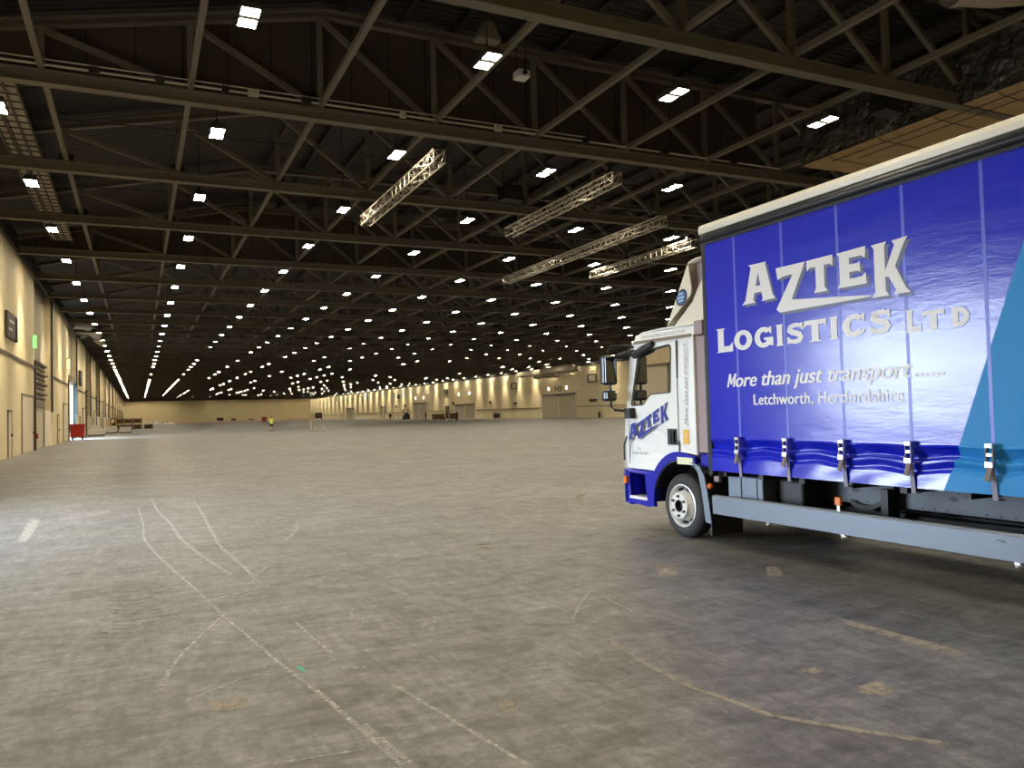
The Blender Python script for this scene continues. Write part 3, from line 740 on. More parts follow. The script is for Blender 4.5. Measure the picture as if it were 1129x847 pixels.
for i, (yy, z, w, h, lab) in enumerate(((135.3, 3.35, 2.6, 0.5, 'small dark sign low on the right wall just left of the lorry mirror'), (171.2, 3.45, 1.6, 0.5, 'small dark sign on the right wall under the square sign left of N5'),
        (186, 4.0, 1.2, 0.7, 'small dark box on the right wall between N5 and the walkers'), (212.5, 4.3, 1.4, 0.8, 'small dark box on the right wall over the walkers'), (258, 4.3, 1.6, 0.8, 'small dark box on the right wall beyond the parked forklift'), (268, 4.3, 1.6, 0.8, 'second small dark box on the right wall beyond the parked forklift'))):
    yy *= RK; z = 1.6+(z-1.6)*RK
    m = MB(); m.box(XR-0.12, XR, yy-w/2, yy+w/2, z-h/2, z+h/2); tag(m.build('wall_box', M_DARK, None, (XR, yy, z-h/2), bevel=0.02), lab, 'wall box')
r = thing('door_number', 'dark letters N5 on the wall above the double dock doors', 'sign', (XR-0.02, 140.5, 5.3))
m = MB(); put_text(m, 'N5', lambda u, v: (XR-0.03, 142.0-u, 5.42+v), 3.0, 1.0, bold=0.02); m.build('lettering', M_SIGN, r)
for i, (yc, z) in enumerate(((140.5, 6.0), (227.4, 6.3), (191.3, 6.5))):
    for k, s in enumerate((-1, 1)):
        yy = yc+s*3.75
        r = thing('round_wall_lamp', 'round lit wall lamp %s the %s double doors' % (('right of the letters over', 'left of the letters over')[k], ('N5', 'distant shuttered', 'mid-distance')[i]), 'wall lamp', (XR-0.2, yy, z-0.4))
        m = MB(); m.lathe((XR, yy, z), 'x', [(0, 0), (0.45, 0), (0.45, -0.18), (0.38, -0.2)], 16); m.build('body', M_FRAME, r)
        m = MB(); m.lathe((XR-0.2, yy, z), 'x', [(0.38, 0), (0.3, -0.06), (0, -0.09)], 16); m.build('lens', emis('wall_lamp_lens', (1.0, 0.9, 0.62, 1), 9.0), r)
r = thing('ventilation_duct', 'cluster of fat pale air ducts under the roof above the N5 doors', 'air duct', (XR-3, 141, 8.8))
for i, (ya_, yb_, z, x) in enumerate(((152, 141, 9.25, 73.6), (143, 130.5, 9.6, 74.6), (148, 138, 8.75, 75.6), (138, 129.6, 9.25, 75.9))):
    m = MB(); m.path([(x, ya_, z), (x, ya_+(yb_-ya_)*0.1, z), (x, ya_+(yb_-ya_)*0.9, z+0.1), (x, yb_, z+0.1)], [0.5, 0.62, 0.62, 0.5], 14); m.build('duct', M_PALEDUCT, r, smooth=True)
m = MB(); m.box(XR-3.6, XR, 140, 140.3, 8.2, 8.35); m.build('bracket', M_DARK, r)

# ------------------------------------------------------------ far things on the floor
def wheel(mb, x, y, z, r, w, axis='x'): mb.lathe((x, y, z), axis, [(0, -w/2), (r*0.8, -w/2), (r, -w/3), (r, w/3), (r*0.8, w/2), (0, w/2)], 14)
# red wheeled skip
sx, sy = -5.05, 82.6
r = thing('wheeled_bin', 'red wheeled bin standing beside the open dock door', 'bin', (sx, sy, 0))
m = MB(); A = 0.58; B_ = 0.53
m.add([(sx-B_, sy-B_, 0.3), (sx+B_, sy-B_, 0.3), (sx+B_, sy+B_, 0.3), (sx-B_, sy+B_, 0.3), (sx-A, sy-A, 1.4), (sx+A, sy-A, 1.4), (sx+A, sy+A, 1.4), (sx-A, sy+A, 1.4)], [(3,2,1,0), (0,1,5,4), (1,2,6,5), (2,3,7,6), (3,0,4,7)])
m.build('tub', M_RED, r, solid=0.05)
m = MB()
for a, b in (((-A,-A),(A,-A)), ((A,-A),(A,A)), ((A,A),(-A,A)), ((-A,A),(-A,-A))): m.bar((sx+a[0], sy+a[1], 1.42), (sx+b[0], sy+b[1], 1.42), 0.1, 0.1)
m.build('rim', M_RED, r)
for dx in (-0.4, 0.4):
    for dy in (-0.4, 0.4):
        m = MB(); wheel(m, sx+dx, sy+dy, 0.14, 0.14, 0.09); m.box(sx+dx-0.06, sx+dx+0.06, sy+dy-0.05, sy+dy+0.05, 0.14, 0.32); m.build('caster', M_BLACK, r)
# pallets and sheets
def pallet(x, y, w, d, stack, col, lab, name='pallet_load', cat='pallet', rough=False, n=3):
    r = thing(name, lab, cat, (x, y, 0), None)
    m = MB()
    for i in range(3): m.box(x-w/2, x+w/2, y-d/2+i*(d-0.1)/2, y-d/2+i*(d-0.1)/2+0.1, 0, 0.1)
    for i in range(6): m.box(x-w/2+i*(w-0.12)/5, x-w/2+i*(w-0.12)/5+0.12, y-d/2, y+d/2, 0.1, 0.14)
    m.build('pallet', M_BROWN, r)
    m = MB(); h = stack/n
    for i in range(n):
        o_ = random.uniform(-0.05, 0.05); m.box(x-w/2+0.03+o_, x+w/2-0.03+o_, y-d/2+0.03, y+d/2-0.03, 0.145+i*h, 0.145+(i+1)*h-0.015)
    m.build('load', col, r, bevel=0.02); return r
pallet(-4.4, 104.2, 1.7, 1.3, 0.6, M_WHITE, 'pallet of white sheets lying beyond the red bin')
r = thing('sheet_stack', 'white boards leaning on the left wall beyond the red bin', 'boards', (-4.6, 108.5, 0))
m = MB()
for i in range(4): m.prism([(-5.3+0.1*i, 0), (-4.2+0.1*i, 0), (-4.1+0.1*i, 1.05-0.2*i), (-5.0+0.1*i, 1.35-0.15*i)], lambda u, v, d: (u, 108+0.35*i+d, v), 0, 0.16)
m.build('boards', M_WHITE, r)
pallet(-3.3, 121, 1.4, 1.2, 0.85, M_WHITE, 'pallet of white boxes in front of the dark forklift')
pallet(-1.6, 120.4, 1.5, 1.2, 0.7, M_WHITE, 'white boxes on a pallet in front of the brown stillages')
def forklift(x, y, lab, face=-1, s=1.0, col=M_BLACK):
    r = thing('forklift', lab, 'forklift', (x, y, 0)); f = face
    def bx(m, x0, x1, y0, y1, z0, z1): m.box(x+x0*s, x+x1*s, y+f*y0*s, y+f*y1*s, z0*s, z1*s); return m
    bx(bx(MB(), -0.55, 0.55, -1.1, 0.5, 0.25, 0.85), -0.55, 0.55, -1.15, -0.4, 0.85, 1.15).build('body', col, r, bevel=0.05)
    m = MB()
    for dx in (-0.5, 0.5):
        m.bar((x+dx*s, y-f*0.9*s, 1.1*s), (x+dx*s, y-f*0.7*s, 2.15*s), 0.07*s, 0.07*s); m.bar((x+dx*s, y+f*0.4*s, 0.8*s), (x+dx*s, y+f*0.15*s, 2.15*s), 0.07*s, 0.07*s)
    bx(m, -0.54, 0.54, -0.75, 0.2, 2.12, 2.2).build('overhead_guard', M_BLACK, r)
    m = MB()
    for dx in (-0.35, 0.35): bx(m, dx-0.06, dx+0.06, 0.6, 0.75, 0.08, 2.1)
    bx(m, -0.4, 0.4, 0.62, 0.73, 2.0, 2.1); bx(m, -0.4, 0.4, 0.62, 0.73, 1.0, 1.1).build('mast', M_YEL, r)
    m = MB()
    for dx in (-0.3, 0.3): bx(m, dx-0.06, dx+0.06, 0.78, 1.8, 0.06, 0.11)
    bx(m, -0.42, 0.42, 0.76, 0.82, 0.06, 0.6).build('forks', M_DARK, r)
    for dx in (-0.5, 0.5):
        for dy, rr in ((-0.75, 0.24), (0.35, 0.3)):
            m = MB(); wheel(m, x+dx*s, y+f*dy*s, rr*s, rr*s, 0.2*s); m.build('wheel', M_BLACK, r)
    m = MB(); bx(m, -0.25, 0.25, -0.5, 0.0, 0.85, 1.0); bx(m, -0.25, 0.25, -0.55, -0.42, 0.95, 1.5); m.build('seat', M_DARK, r, bevel=0.03)
forklift(-3.2, 127.0, 'black forklift with yellow mast parked by the left wall', -1, 0.95)
forklift(67.5, 212.0, 'dark forklift parked in front of the right wall shutters', 1, 1.35)
def stillage(x, y, z, lab):
    r = thing('stillage', lab, 'stillage', (x, y, z), 'brown stillages')
    m = MB()
    for dx in (-0.7, 0.7):
        for dy in (-0.6, 0.6): m.box(x+dx-0.05, x+dx+0.05, y+dy-0.05, y+dy+0.05, z, z+1.1)
    m.build('posts', M_BROWN, r)
    m = MB(); m.box(x-0.7, x+0.7, y-0.6, y+0.6, z+0.12, z+0.2); m.build('deck', M_BROWN, r)
    for s in (-1, 1):
        m = MB()
        for i in range(4): m.box(x-0.68, x+0.68, y+s*0.6-0.02, y+s*0.6+0.02, z+0.3+0.2*i, z+0.38+0.2*i)
        for i in range(5): m.box(x-0.6+0.3*i-0.02, x-0.6+0.3*i+0.02, y+s*0.6-0.025, y+s*0.6+0.025, z+0.2, z+1.02)
        m.build('side_rails', M_BROWN, r)
    m = MB(); m.box(x-0.6, x+0.6, y-0.5, y+0.5, z+0.205, z+0.85); m.build('contents', mat('brown_goods', rgb(92, 66, 42), 0.8, var=0.35, scale=5), r, bevel=0.04)
for i in range(3):
    for j in range(2):
        stillage(-3.6+1.55*i+0.35, 165, 1.1*j, 'brown slatted stillage in the %s row of the stack, %s from left' % (('bottom', 'top')[j], ORD[i]))
stillage(1.75, 166, 0, 'low brown slatted stillage at the right end of the stack')
# white crumpled sheeting near the back of the hall
def heap(x, y, w, d, h, lab, seed):
    rnd = random.Random(seed); ph = [rnd.uniform(0, 6) for _ in range(4)]
    m = MB()
    def f(u, v):
        a = max(0, math.sin(math.pi*u))**0.6*max(0, math.sin(math.pi*v))**0.6
        return (x+(u-0.5)*w, y+(v-0.5)*d, 0.01+h*a*(0.65+0.2*math.sin(9*u+ph[0])+0.15*math.sin(13*v+ph[1])*math.cos(7*u+ph[2])))
    m.grid(f, 16, 12); o = m.build('sheeting_heap', M_WHITE, None, (x, y, 0)); tag(o, lab, 'sheeting', 'white sheeting heaps')
heap(3.2, 312, 3.6, 3, 1.6, 'small crumpled white sheeting heap far down the hall, leftmost of three', 1)
heap(6.3, 318, 3.2, 3, 2.3, 'tallest crumpled white sheeting heap far down the hall, middle of three', 2)
heap(10.2, 316, 4.6, 3, 1.2, 'long flat crumpled white sheeting heap far down the hall, rightmost of three', 3)
# hoarding line and dark crates in front of the back wall
hb = MB()
pts = [(2, 345), (30, 348), (52, 338), (66, 318)]
for p, q in zip(pts, pts[1:]): hb.bar((p[0], p[1], 0.4), (q[0], q[1], 0.4), 0.08, 0.8)
for i in range(20): hb.box(3+3*i*0.9-0.15, 3+3*i*0.9+0.15, 345.6+0.1*min(i, 10), 346.2+0.1*min(i, 10), 0, 0.1) if i < 10 else None
tag(hb.build('hoarding', mat('pinkish_white_hoarding', rgb(226, 196, 178), 0.6), None, (30, 345, 0)), 'long low pinkish white hoarding in front of the back wall', 'hoarding')
def crate(x, y, w, h, col, lab):
    r = thing('equipment_crate', lab, 'crate', (x, y, 0))
    m = MB(); m.box(x-w/2, x+w/2, y-w/2, y+w/2, 0.15, h); m.build('body', col, r, bevel=0.05)
    m = MB()
    for dx in (-1, 1):
        for dy in (-1, 1): m.box(x+dx*(w/2-0.15)-0.1, x+dx*(w/2-0.15)+0.1, y+dy*(w/2-0.15)-0.1, y+dy*(w/2-0.15)+0.1, 0, 0.15)
    m.build('feet', M_BLACK, r)
    m = MB(); m.box(x-w/2-0.04, x+w/2+0.04, y-w/2-0.04, y+w/2+0.04, h, h+0.1); m.box(x-w*0.2, x+w*0.2, y-w/2-0.05, y-w/2, h*0.55, h*0.7); m.build('lid', M_BROWN, r)
crate(33.5, 380, 2.5, 2.0, M_DARK, 'dark crate against the back wall, leftmost of three')
crate(39.8, 385, 1.8, 1.6, M_BROWN, 'small brown crate against the back wall, middle of three')
crate(47.5, 385, 1.8, 1.1, M_DARK, 'low dark crate against the back wall, rightmost of three')
crate(45.2, 326, 1.7, 1.8, M_RED, 'red crate just left of the person in yellow')
crate(67.5, 330, 2.4, 3.0, M_DARK, 'tall dark crate standing by the right wall at the far end')
crate(70, 228, 1.5, 1.0, M_WHITE, 'white crate beside the man at the right wall')
crate(64.0, 176, 2.4, 1.3, M_BROWN, 'wide brown crate left of the two walkers')
crate(69.5, 180, 1.6, 1.4, M_BROWN, 'square brown crate nearest the two walkers')
m = MB()
for i in range(3): m.box(66+2.5*i, 68.2+2.5*i, 262+2*i, 264+2*i, 0, 0.8+0.2*(i % 2))
r = tag(m.build('stacked_boards', M_WHITE, None, (70, 262, 0), bevel=0.04), 'low pale stack of boards along the distant right wall', 'boards')
r = thing('wall_cabinet', 'tall thin grey cabinet on the right wall behind the two walkers', 'cabinet', (XR-0.3, 203.6, 0))
m = MB(); m.box(XR-0.5, XR, 202.8, 204.6, 0.1, 3.3); m.build('body', M_FRAME, r, bevel=0.02); m = MB(); m.box(XR-0.6, XR, 202.7, 204.7, 3.3, 3.5); m.build('hood', M_DARK, r); m = MB(); m.box(XR-0.52, XR-0.5, 202.9, 204.5, 0.2, 3.2); m.build('door', M_RAIL, r)
r = thing('floor_cabinet', 'small dark box standing at the foot of the right wall left of N5', 'cabinet', (XR-0.4, 170.4, 0))
m = MB(); m.box(XR-0.8, XR, 169.3, 171.5, 0.1, 1.2); m.build('body', M_DARK, r, bevel=0.03); m = MB(); m.box(XR-0.85, XR, 169.2, 171.6, 1.2, 1.28); m.build('lid', M_FRAME, r)
r = thing('fire_extinguisher', 'dark fire extinguisher at the foot of the right wall beside the mirror', 'extinguisher', (XR-0.5, 124.2, 0))
m = MB(); m.lathe((XR-0.5, 124.2, 0), 'z', [(0, 0), (0.22, 0), (0.24, 0.1), (0.24, 0.85), (0.12, 1.05), (0.05, 1.1), (0, 1.1)], 14); m.build('cylinder', M_BLACK, r, smooth=True); m = MB(); m.tube((XR-0.5, 124.2, 1.1), (XR-0.5, 123.9, 1.25), 0.04, 8); m.build('handle', M_DARK, r)
# pale bollard posts on the floor
for x, y, h, lab in ((17.9, 91.6, 1.15, 'pale yellow post standing on the floor right of the person in yellow'), (17.45, 87, 0.45, 'short pale post beside the taller yellow post'), (18.4, 87.5, 0.4, 'smallest pale post right of the yellow post')):
    r = thing('floor_post', lab, 'post', (x, y, 0))
    m = MB(); m.lathe((x, y, 0), 'z', [(0, 0), (0.18, 0), (0.18, 0.04), (0.06, 0.05), (0, 0.05)], 14); m.build('base', M_DARK, r)
    m = MB(); m.lathe((x, y, 0), 'z', [(0.045, 0.05), (0.045, h-0.05), (0.03, h), (0, h)], 12); m.build('pole', mat('pale_yellow_post', rgb(226, 206, 140), 0.5), r, smooth=True)

# ------------------------------------------------------------ people
def skin_mesh(name, verts, edges, radii, material, parent, org, levels=2):
    me = bpy.data.meshes.new(name); me.from_pydata([(v[0]-org[0], v[1]-org[1], v[2]-org[2]) for v in verts], edges, []); me.materials.append(material)
    o = bpy.data.objects.new(name, me); COL.objects.link(o); o.parent = parent
    md = o.modifiers.new('skin', 'SKIN'); md.use_smooth_shade = True
    sv = me.skin_vertices[0].data if me.skin_vertices else None
    if sv is None:
        me.attributes.new  # layer is created with the modifier
    for i, r in enumerate(radii):
        me.skin_vertices[0].data[i].radius = (r, r) if not isinstance(r, tuple) else r
    me.skin_vertices[0].data[0].use_root = True
    ss = o.modifiers.new('sub', 'SUBSURF'); ss.levels = levels; ss.render_levels = levels
    return o
M_SKIN = mat('skin', rgb(196, 150, 122), 0.55, var=0.06)
def person(x, y, face, lab, top, legs, hair, H=1.75, stride=0.25, arms=None, shorts=False, carry=False):
    """face: heading in degrees (0 looks along +y); local x is the person's right"""
    r = thing('person', lab, 'person', (x, y, 0)); k = H/1.75
    c, s_ = math.cos(math.radians(face)), math.sin(math.radians(face))
    def W(p): px, py, pz = p[0]*k, p[1]*k, p[2]*k; return (x+px*c+py*s_, y-px*s_+py*c, pz)
    V, E, R = [], [], []
    def node(p, rad, par=None):
        V.append(W(p)); R.append(tuple(q*k for q in rad) if isinstance(rad, tuple) else rad*k)
        if par is not None: E.append((par, len(V)-1))
        return len(V)-1
    pel = node((0, 0, 0.95), (0.155, 0.11)); wa = node((0, 0.0, 1.1), (0.14, 0.1), pel); ch = node((0, 0.01, 1.3), (0.165, 0.115), wa)
    sh = node((0, 0, 1.44), (0.12, 0.085), ch); nk = node((0, 0.01, 1.52), 0.055, sh); hd = node((0, 0.02, 1.60), (0.078, 0.09), nk); tp = node((0, 0.015, 1.71), (0.06, 0.07), hd)
    nose = node((0, 0.115, 1.615), 0.014, hd)
    arms = arms or (((0.24, -0.02, 1.13), (0.25, 0.1, 0.90)), ((-0.24, 0.0, 1.13), (-0.25, 0.06, 0.89)))
    hands = []
    for sd, (el, wr_) in zip((1, -1), arms):
        a = node((0.185*sd, 0, 1.41), 0.062, sh); e = node(el, 0.047, a); w = node(wr_, 0.032, e)
        d = Vector(wr_)-Vector(el); d.normalize(); side = Vector((0, 1, 0)) if abs(d.y) < 0.8 else Vector((sd, 0, 0))
        pm = Vector(wr_)+d*0.06; pmi = node(tuple(pm), (0.034, 0.02), w)
        for q, ln in zip((-0.03, -0.01, 0.01, 0.03), (0.075, 0.09, 0.085, 0.065)):
            f1 = pm+d*(0.035+ln*0.5)+side*q; f2 = f1+d*ln*0.4+Vector((-sd*0.02, 0, 0))
            i1 = node(tuple(f1), 0.0095, pmi); node(tuple(f2), 0.008, i1)
        t1 = Vector(wr_)+d*0.04+side*0.045; i1 = node(tuple(t1), 0.011, pmi); node(tuple(t1+d*0.04+side*0.012), 0.009, i1)
    joints = []
    for sd, st in ((1, stride), (-1, -stride)):
        hp = node((0.095*sd, 0, 0.9), 0.09, pel); kn = node((0.1*sd, 0.03+0.45*st, 0.5), 0.06, hp); an = node((0.1*sd, st*0.75-0.02, 0.1), 0.038, kn)
        he = node((0.1*sd, st*0.75-0.03, 0.05), 0.04, an); node((0.11*sd, st*0.75+0.14, 0.035), 0.033, he); joints.append(((0.095*sd, 0, 0.92), (0.1*sd, 0.03+0.45*st, 0.5), (0.1*sd, st*0.75-0.02, 0.1), sd, st))
    body = skin_mesh('body', V, E, R, M_SKIN, r, (x, y, 0))
    # clothing follows the body
    def ell(mb, rows, n=18):
        vv = []
        for (px, py, pz, rx, ry) in rows: vv += [W((px+rx*math.cos(2*math.pi*i/n), py+ry*math.sin(2*math.pi*i/n), pz)) for i in range(n)]
        mb.add(vv, [(j*n+i, j*n+(i+1) % n, (j+1)*n+(i+1) % n, (j+1)*n+i) for j in range(len(rows)-1) for i in range(n)]); return mb
    j = ell(MB(), [(0, 0, 0.84, 0.20, 0.15), (0, 0, 0.95, 0.20, 0.145), (0, 0, 1.12, 0.185, 0.135), (0, 0.01, 1.3, 0.215, 0.145), (0, 0, 1.42, 0.2, 0.115), (0, 0, 1.49, 0.09, 0.08)])
    for sd, (el, wr_) in zip((1, -1), arms):
        mid = tuple(e_+(w_-e_)*0.75 for e_, w_ in zip(el, wr_))
        j.path([W((0.15*sd, 0, 1.43)), W((0.19*sd, 0, 1.40)), W(el), W(mid)], [0.085*k, 0.08*k, 0.065*k, 0.052*k], 10)
    jk = j.build('jacket', top, r, smooth=True)
    if top is M_HIVIS:
        b = ell(MB(), [(0, 0, 1.0, 0.203, 0.15), (0, 0, 1.05, 0.203, 0.15)]); ell(b, [(0, 0, 1.16, 0.2, 0.148), (0, 0.01, 1.21, 0.207, 0.15)]); b.build('reflective_bands', M_SIGNW, jk)
    t = MB()
    for hp, kn, an, sd, st in joints:
        end = tuple(h_+(k_-h_)*0.85 for h_, k_ in zip(hp, kn)) if shorts else an
        if shorts: t.path([W(hp), W(end)], [0.12*k, 0.1*k], 12)
        else: t.path([W(hp), W(kn), W(an)], [0.115*k, 0.08*k, 0.062*k], 12)
    ell(t, [(0, 0, 0.84, 0.17, 0.125), (0, 0, 0.95, 0.175, 0.13), (0, 0, 1.02, 0.16, 0.12)])
    t.build('shorts' if shorts else 'trousers', legs, r, smooth=True)
    for hp, kn, an, sd, st in joints:
        m = MB(); yy = st*0.75
        m.path([W((0.1*sd, yy-0.08, 0.05)), W((0.1*sd, yy, 0.055)), W((0.11*sd, yy+0.1, 0.045)), W((0.115*sd, yy+0.19, 0.035))], [0.045*k, 0.052*k, 0.045*k, 0.03*k], 10); m.tube(W((0.1*sd, yy-0.025, 0.04)), W((0.1*sd, yy-0.025, 0.14)), 0.055*k, 10)
        m.build('boot', M_BLACK, r, smooth=True)
    m = MB(); hc = W((0, 0.0, 1.655)); m.ball(hc, 0.092*k, 0.092*k, 0.1*k); m.build('hair', hair, r, smooth=True)
    for sd in (1, -1):
        m = MB(); m.ball(W((0.082*sd, 0.015, 1.615)), 0.012*k, 0.02*k, 0.03*k, 8, 6); m.build('ear', M_SKIN, r, smooth=True)
        m = MB(); m.ball(W((0.03*sd, 0.098, 1.635)), 0.012*k, 0.008*k, 0.008*k, 8, 6); m.build('eye', M_BLACK, r)
    m = MB(); m.ball(W((0, 0.1, 1.57)), 0.026*k, 0.01*k, 0.007*k, 8, 6); m.build('mouth', M_RED, r)
    return r
M_HIVIS = mat('hi_vis_yellow', rgb(226, 224, 60), 0.6)
M_CLOTH = mat('dark_cloth', rgb(32, 31, 34), 0.8); M_HAIR = mat('dark_hair', rgb(40, 30, 24), 0.8); M_NAVY = mat('navy_cloth', rgb(38, 42, 60), 0.8)
person(14.2, 96.5, 185, 'person in yellow hi-vis jacket and dark shorts, hand raised to head', M_HIVIS, M_CLOTH, M_HAIR, 1.78, 0.12, (((0.30, 0.06, 1.2), (0.34, 0.2, 1.42)), ((-0.33, 0.03, 1.28), (-0.15, 0.12, 1.52))), shorts=True)
person(57.0, 151.8, -75, 'person in dark clothes striding left, left one of the two walkers', M_CLOTH, M_CLOTH, M_HAIR, 1.95, 0.5)
person(58.9, 151.0, -75, 'person in dark clothes walking upright, right one of the two walkers', M_CLOTH, M_NAVY, M_HAIR, 2.0, 0.15)
person(57.9, 167.3, -60, 'person in dark clothes standing beside the white crate near the forklift', M_CLOTH, M_NAVY, M_HAIR, 2.0, 0.1)
person(63.5, 214.0, 10, 'person in dark clothes standing at the forklift by the right wall', M_CLOTH, M_CLOTH, M_HAIR, 2.0, 0.1)
person(73.9, 247.0, -60, 'distant lone person in dark clothes by the right wall, left of the forklift', M_CLOTH, M_CLOTH, M_HAIR, 1.9, 0.1)
# ------------------------------------------------------------ the lorry
def curtain_mat():
    m, N, L, B = new_mat('blue_pvc_curtain')
    tc = N.new('ShaderNodeTexCoord'); sp = N.new('ShaderNodeSeparateXYZ'); L.new(tc.outputs['Object'], sp.inputs[0])
    # object space: y, z measured from the lorry's base point; the pale blue flash lies behind a slanting line
    a = N.new('ShaderNodeMath'); a.operation = 'MULTIPLY_ADD'; a.inputs[1].default_value = 0.38; L.new(sp.outputs[2], a.inputs[0]); L.new(sp.outputs[1], a.inputs[2])
    lt = N.new('ShaderNodeMath'); lt.operation = 'LESS_THAN'; lt.inputs[1].default_value = 4.13+0.38*1.28-LORRY[1]; L.new(a.outputs[0], lt.inputs[0])
    ns = N.new('ShaderNodeTexNoise'); ns.inputs['Scale'].default_value = 2.0; ns.inputs['Detail'].default_value = 6; L.new(tc.outputs['Object'], ns.inputs['Vector'])
    v = N.new('ShaderNodeMix'); v.data_type = 'RGBA'; v.inputs[6].default_value = rgb(8, 26, 188); v.inputs[7].default_value = rgb(14, 36, 204); L.new(ns.outputs['Fac'], v.inputs[0])
    mx = N.new('ShaderNodeMix'); mx.data_type = 'RGBA'; L.new(lt.outputs[0], mx.inputs[0]); L.new(v.outputs[2], mx.inputs[6]); mx.inputs[7].default_value = rgb(50, 142, 214); L.new(mx.outputs[2], B.inputs['Base Color'])
    B.inputs['Roughness'].default_value = 0.3; B.inputs['Specular IOR Level'].default_value = 0.42
    mp = N.new('ShaderNodeMapping'); mp.inputs['Scale'].default_value = (1, 0.55, 2.2); mp.inputs['Rotation'].default_value = (math.radians(12), 0, 0); L.new(tc.outputs['Object'], mp.inputs['Vector'])
    n2 = N.new('ShaderNodeTexNoise'); n2.inputs['Scale'].default_value = 2.6; n2.inputs['Detail'].default_value = 7; n2.inputs['Roughness'].default_value = 0.55; L.new(mp.outputs['Vector'], n2.inputs['Vector'])
    n3 = N.new('ShaderNodeTexNoise'); n3.inputs['Scale'].default_value = 35; n3.inputs['Detail'].default_value = 3; L.new(mp.outputs['Vector'], n3.inputs['Vector'])
    ad = N.new('ShaderNodeMath'); ad.operation = 'MULTIPLY_ADD'; ad.inputs[1].default_value = 0.12; L.new(n3.outputs['Fac'], ad.inputs[0]); L.new(n2.outputs['Fac'], ad.inputs[2])
    bp = N.new('ShaderNodeBump'); bp.inputs['Strength'].default_value = 0.22; bp.inputs['Distance'].default_value = 0.015; L.new(ad.outputs[0], bp.inputs['Height']); L.new(bp.outputs['Normal'], B.inputs['Normal'])
    rr = N.new('ShaderNodeMapRange'); rr.inputs['To Min'].default_value = 0.15; rr.inputs['To Max'].default_value = 0.24; L.new(n2.outputs['Fac'], rr.inputs['Value']); 
    rm = N.new('ShaderNodeMath'); rm.operation = 'MULTIPLY_ADD'; rm.inputs[1].default_value = 0.3; L.new(lt.outputs[0], rm.inputs[0]); L.new(rr.outputs[0], rm.inputs[2]); L.new(rm.outputs[0], B.inputs['Roughness'])
    sr = N.new('ShaderNodeMapRange'); sr.inputs['To Min'].default_value = 0.5; sr.inputs['To Max'].default_value = 0.2; L.new(lt.outputs[0], sr.inputs['Value']); L.new(sr.outputs[0], B.inputs['Specular IOR Level'])
    return m
LORRY = (7.12, 5.0, 0.0)
M_CURT = curtain_mat()
M_CABW = mat('cab_white_paint', rgb(236, 237, 234), 0.25, var=0.02, coat=0.3)
M_CABB = mat('cab_blue_paint', rgb(16, 26, 165), 0.25, var=0.05, coat=0.4)
M_LETTER = mat('curtain_lettering', rgb(222, 222, 224), 0.4, var=0.03)
M_LSHADE = mat('lettering_shade', rgb(74, 82, 116), 0.4, var=0.05)
M_LBLUE = mat('cab_lettering_blue', rgb(34, 50, 150), 0.35, var=0.05)
M_LGREY = mat('cab_lettering_grey', rgb(120, 124, 136), 0.4, var=0.05)
M_ROOFRAIL = mat('white_cant_rail', rgb(226, 222, 206), 0.35, var=0.05)
M_NAVYR = mat('dark_rubber_rail', rgb(24, 30, 40), 0.28, var=0.15)
M_GUARD = mat('grey_side_guard', rgb(118, 128, 142), 0.4, metal=0.3, var=0.06, scale=3)
M_CHASSIS = mat('grey_chassis', rgb(84, 90, 96), 0.5, metal=0.2, var=0.15, scale=4)
M_RUBBER = mat('tyre_rubber', rgb(46, 46, 48), 0.75, var=0.2, scale=10)
M_WSTEEL = mat('wheel_silver', rgb(228, 226, 222), 0.3, metal=0.25, var=0.1)
M_CHROME = mat('buckle_chrome', rgb(214, 214, 212), 0.22, metal=0.9, var=0.05)
M_STRAP = mat('strap_webbing', rgb(140, 138, 160), 0.6, var=0.1)
M_SBROWN = mat('strap_tail_grey', rgb(118, 104, 96), 0.6, var=0.15)
M_SEAM = mat('curtain_weld_strip', rgb(66, 84, 206), 0.35, var=0.06)
M_MAUVE = mat('mauve_panel', rgb(150, 132, 134), 0.5, var=0.05)
M_AMBER = mat('amber_lens', rgb(226, 120, 40), 0.25)
M_CREAMT = mat('deflector_cream', rgb(226, 220, 202), 0.35, var=0.03)
M_MIRR = mat('mirror_glass', rgb(120, 125, 132), 0.05, metal=1.0, var=0.01)
M_GLASS, N_, L_, B_ = new_mat('window_glass')
_tr = N_.new('ShaderNodeBsdfTransparent'); _tr.inputs[0].default_value = (0.46, 0.54, 0.39, 1)
_gl = N_.new('ShaderNodeBsdfGlossy'); _gl.inputs['Roughness'].default_value = 0.02
_fr = N_.new('ShaderNodeFresnel'); _fr.inputs[0].default_value = 1.5
_mx = N_.new('ShaderNodeMixShader'); L_.new(_fr.outputs[0], _mx.inputs[0]); L_.new(_tr.outputs[0], _mx.inputs[1]); L_.new(_gl.outputs[0], _mx.inputs[2])
L_.new(_mx.outputs[0], N_['Material Output'].inputs[0])

T = thing('lorry', 'blue curtain-sided lorry with white and blue cab standing on the hall floor', 'lorry', LORRY)
XS, XE = 5.87, 8.37            # body sides
CS, CE = 6.0, 8.24             # cab sides
YF, YR = 7.20, 0.95            # front and rear of the body
STR = [6.66-0.6975*i for i in range(9)]   # curtain straps
def flank(x): return lambda u, v, d=0: (x-d, -u, v)      # u = -y so that text reads along the side

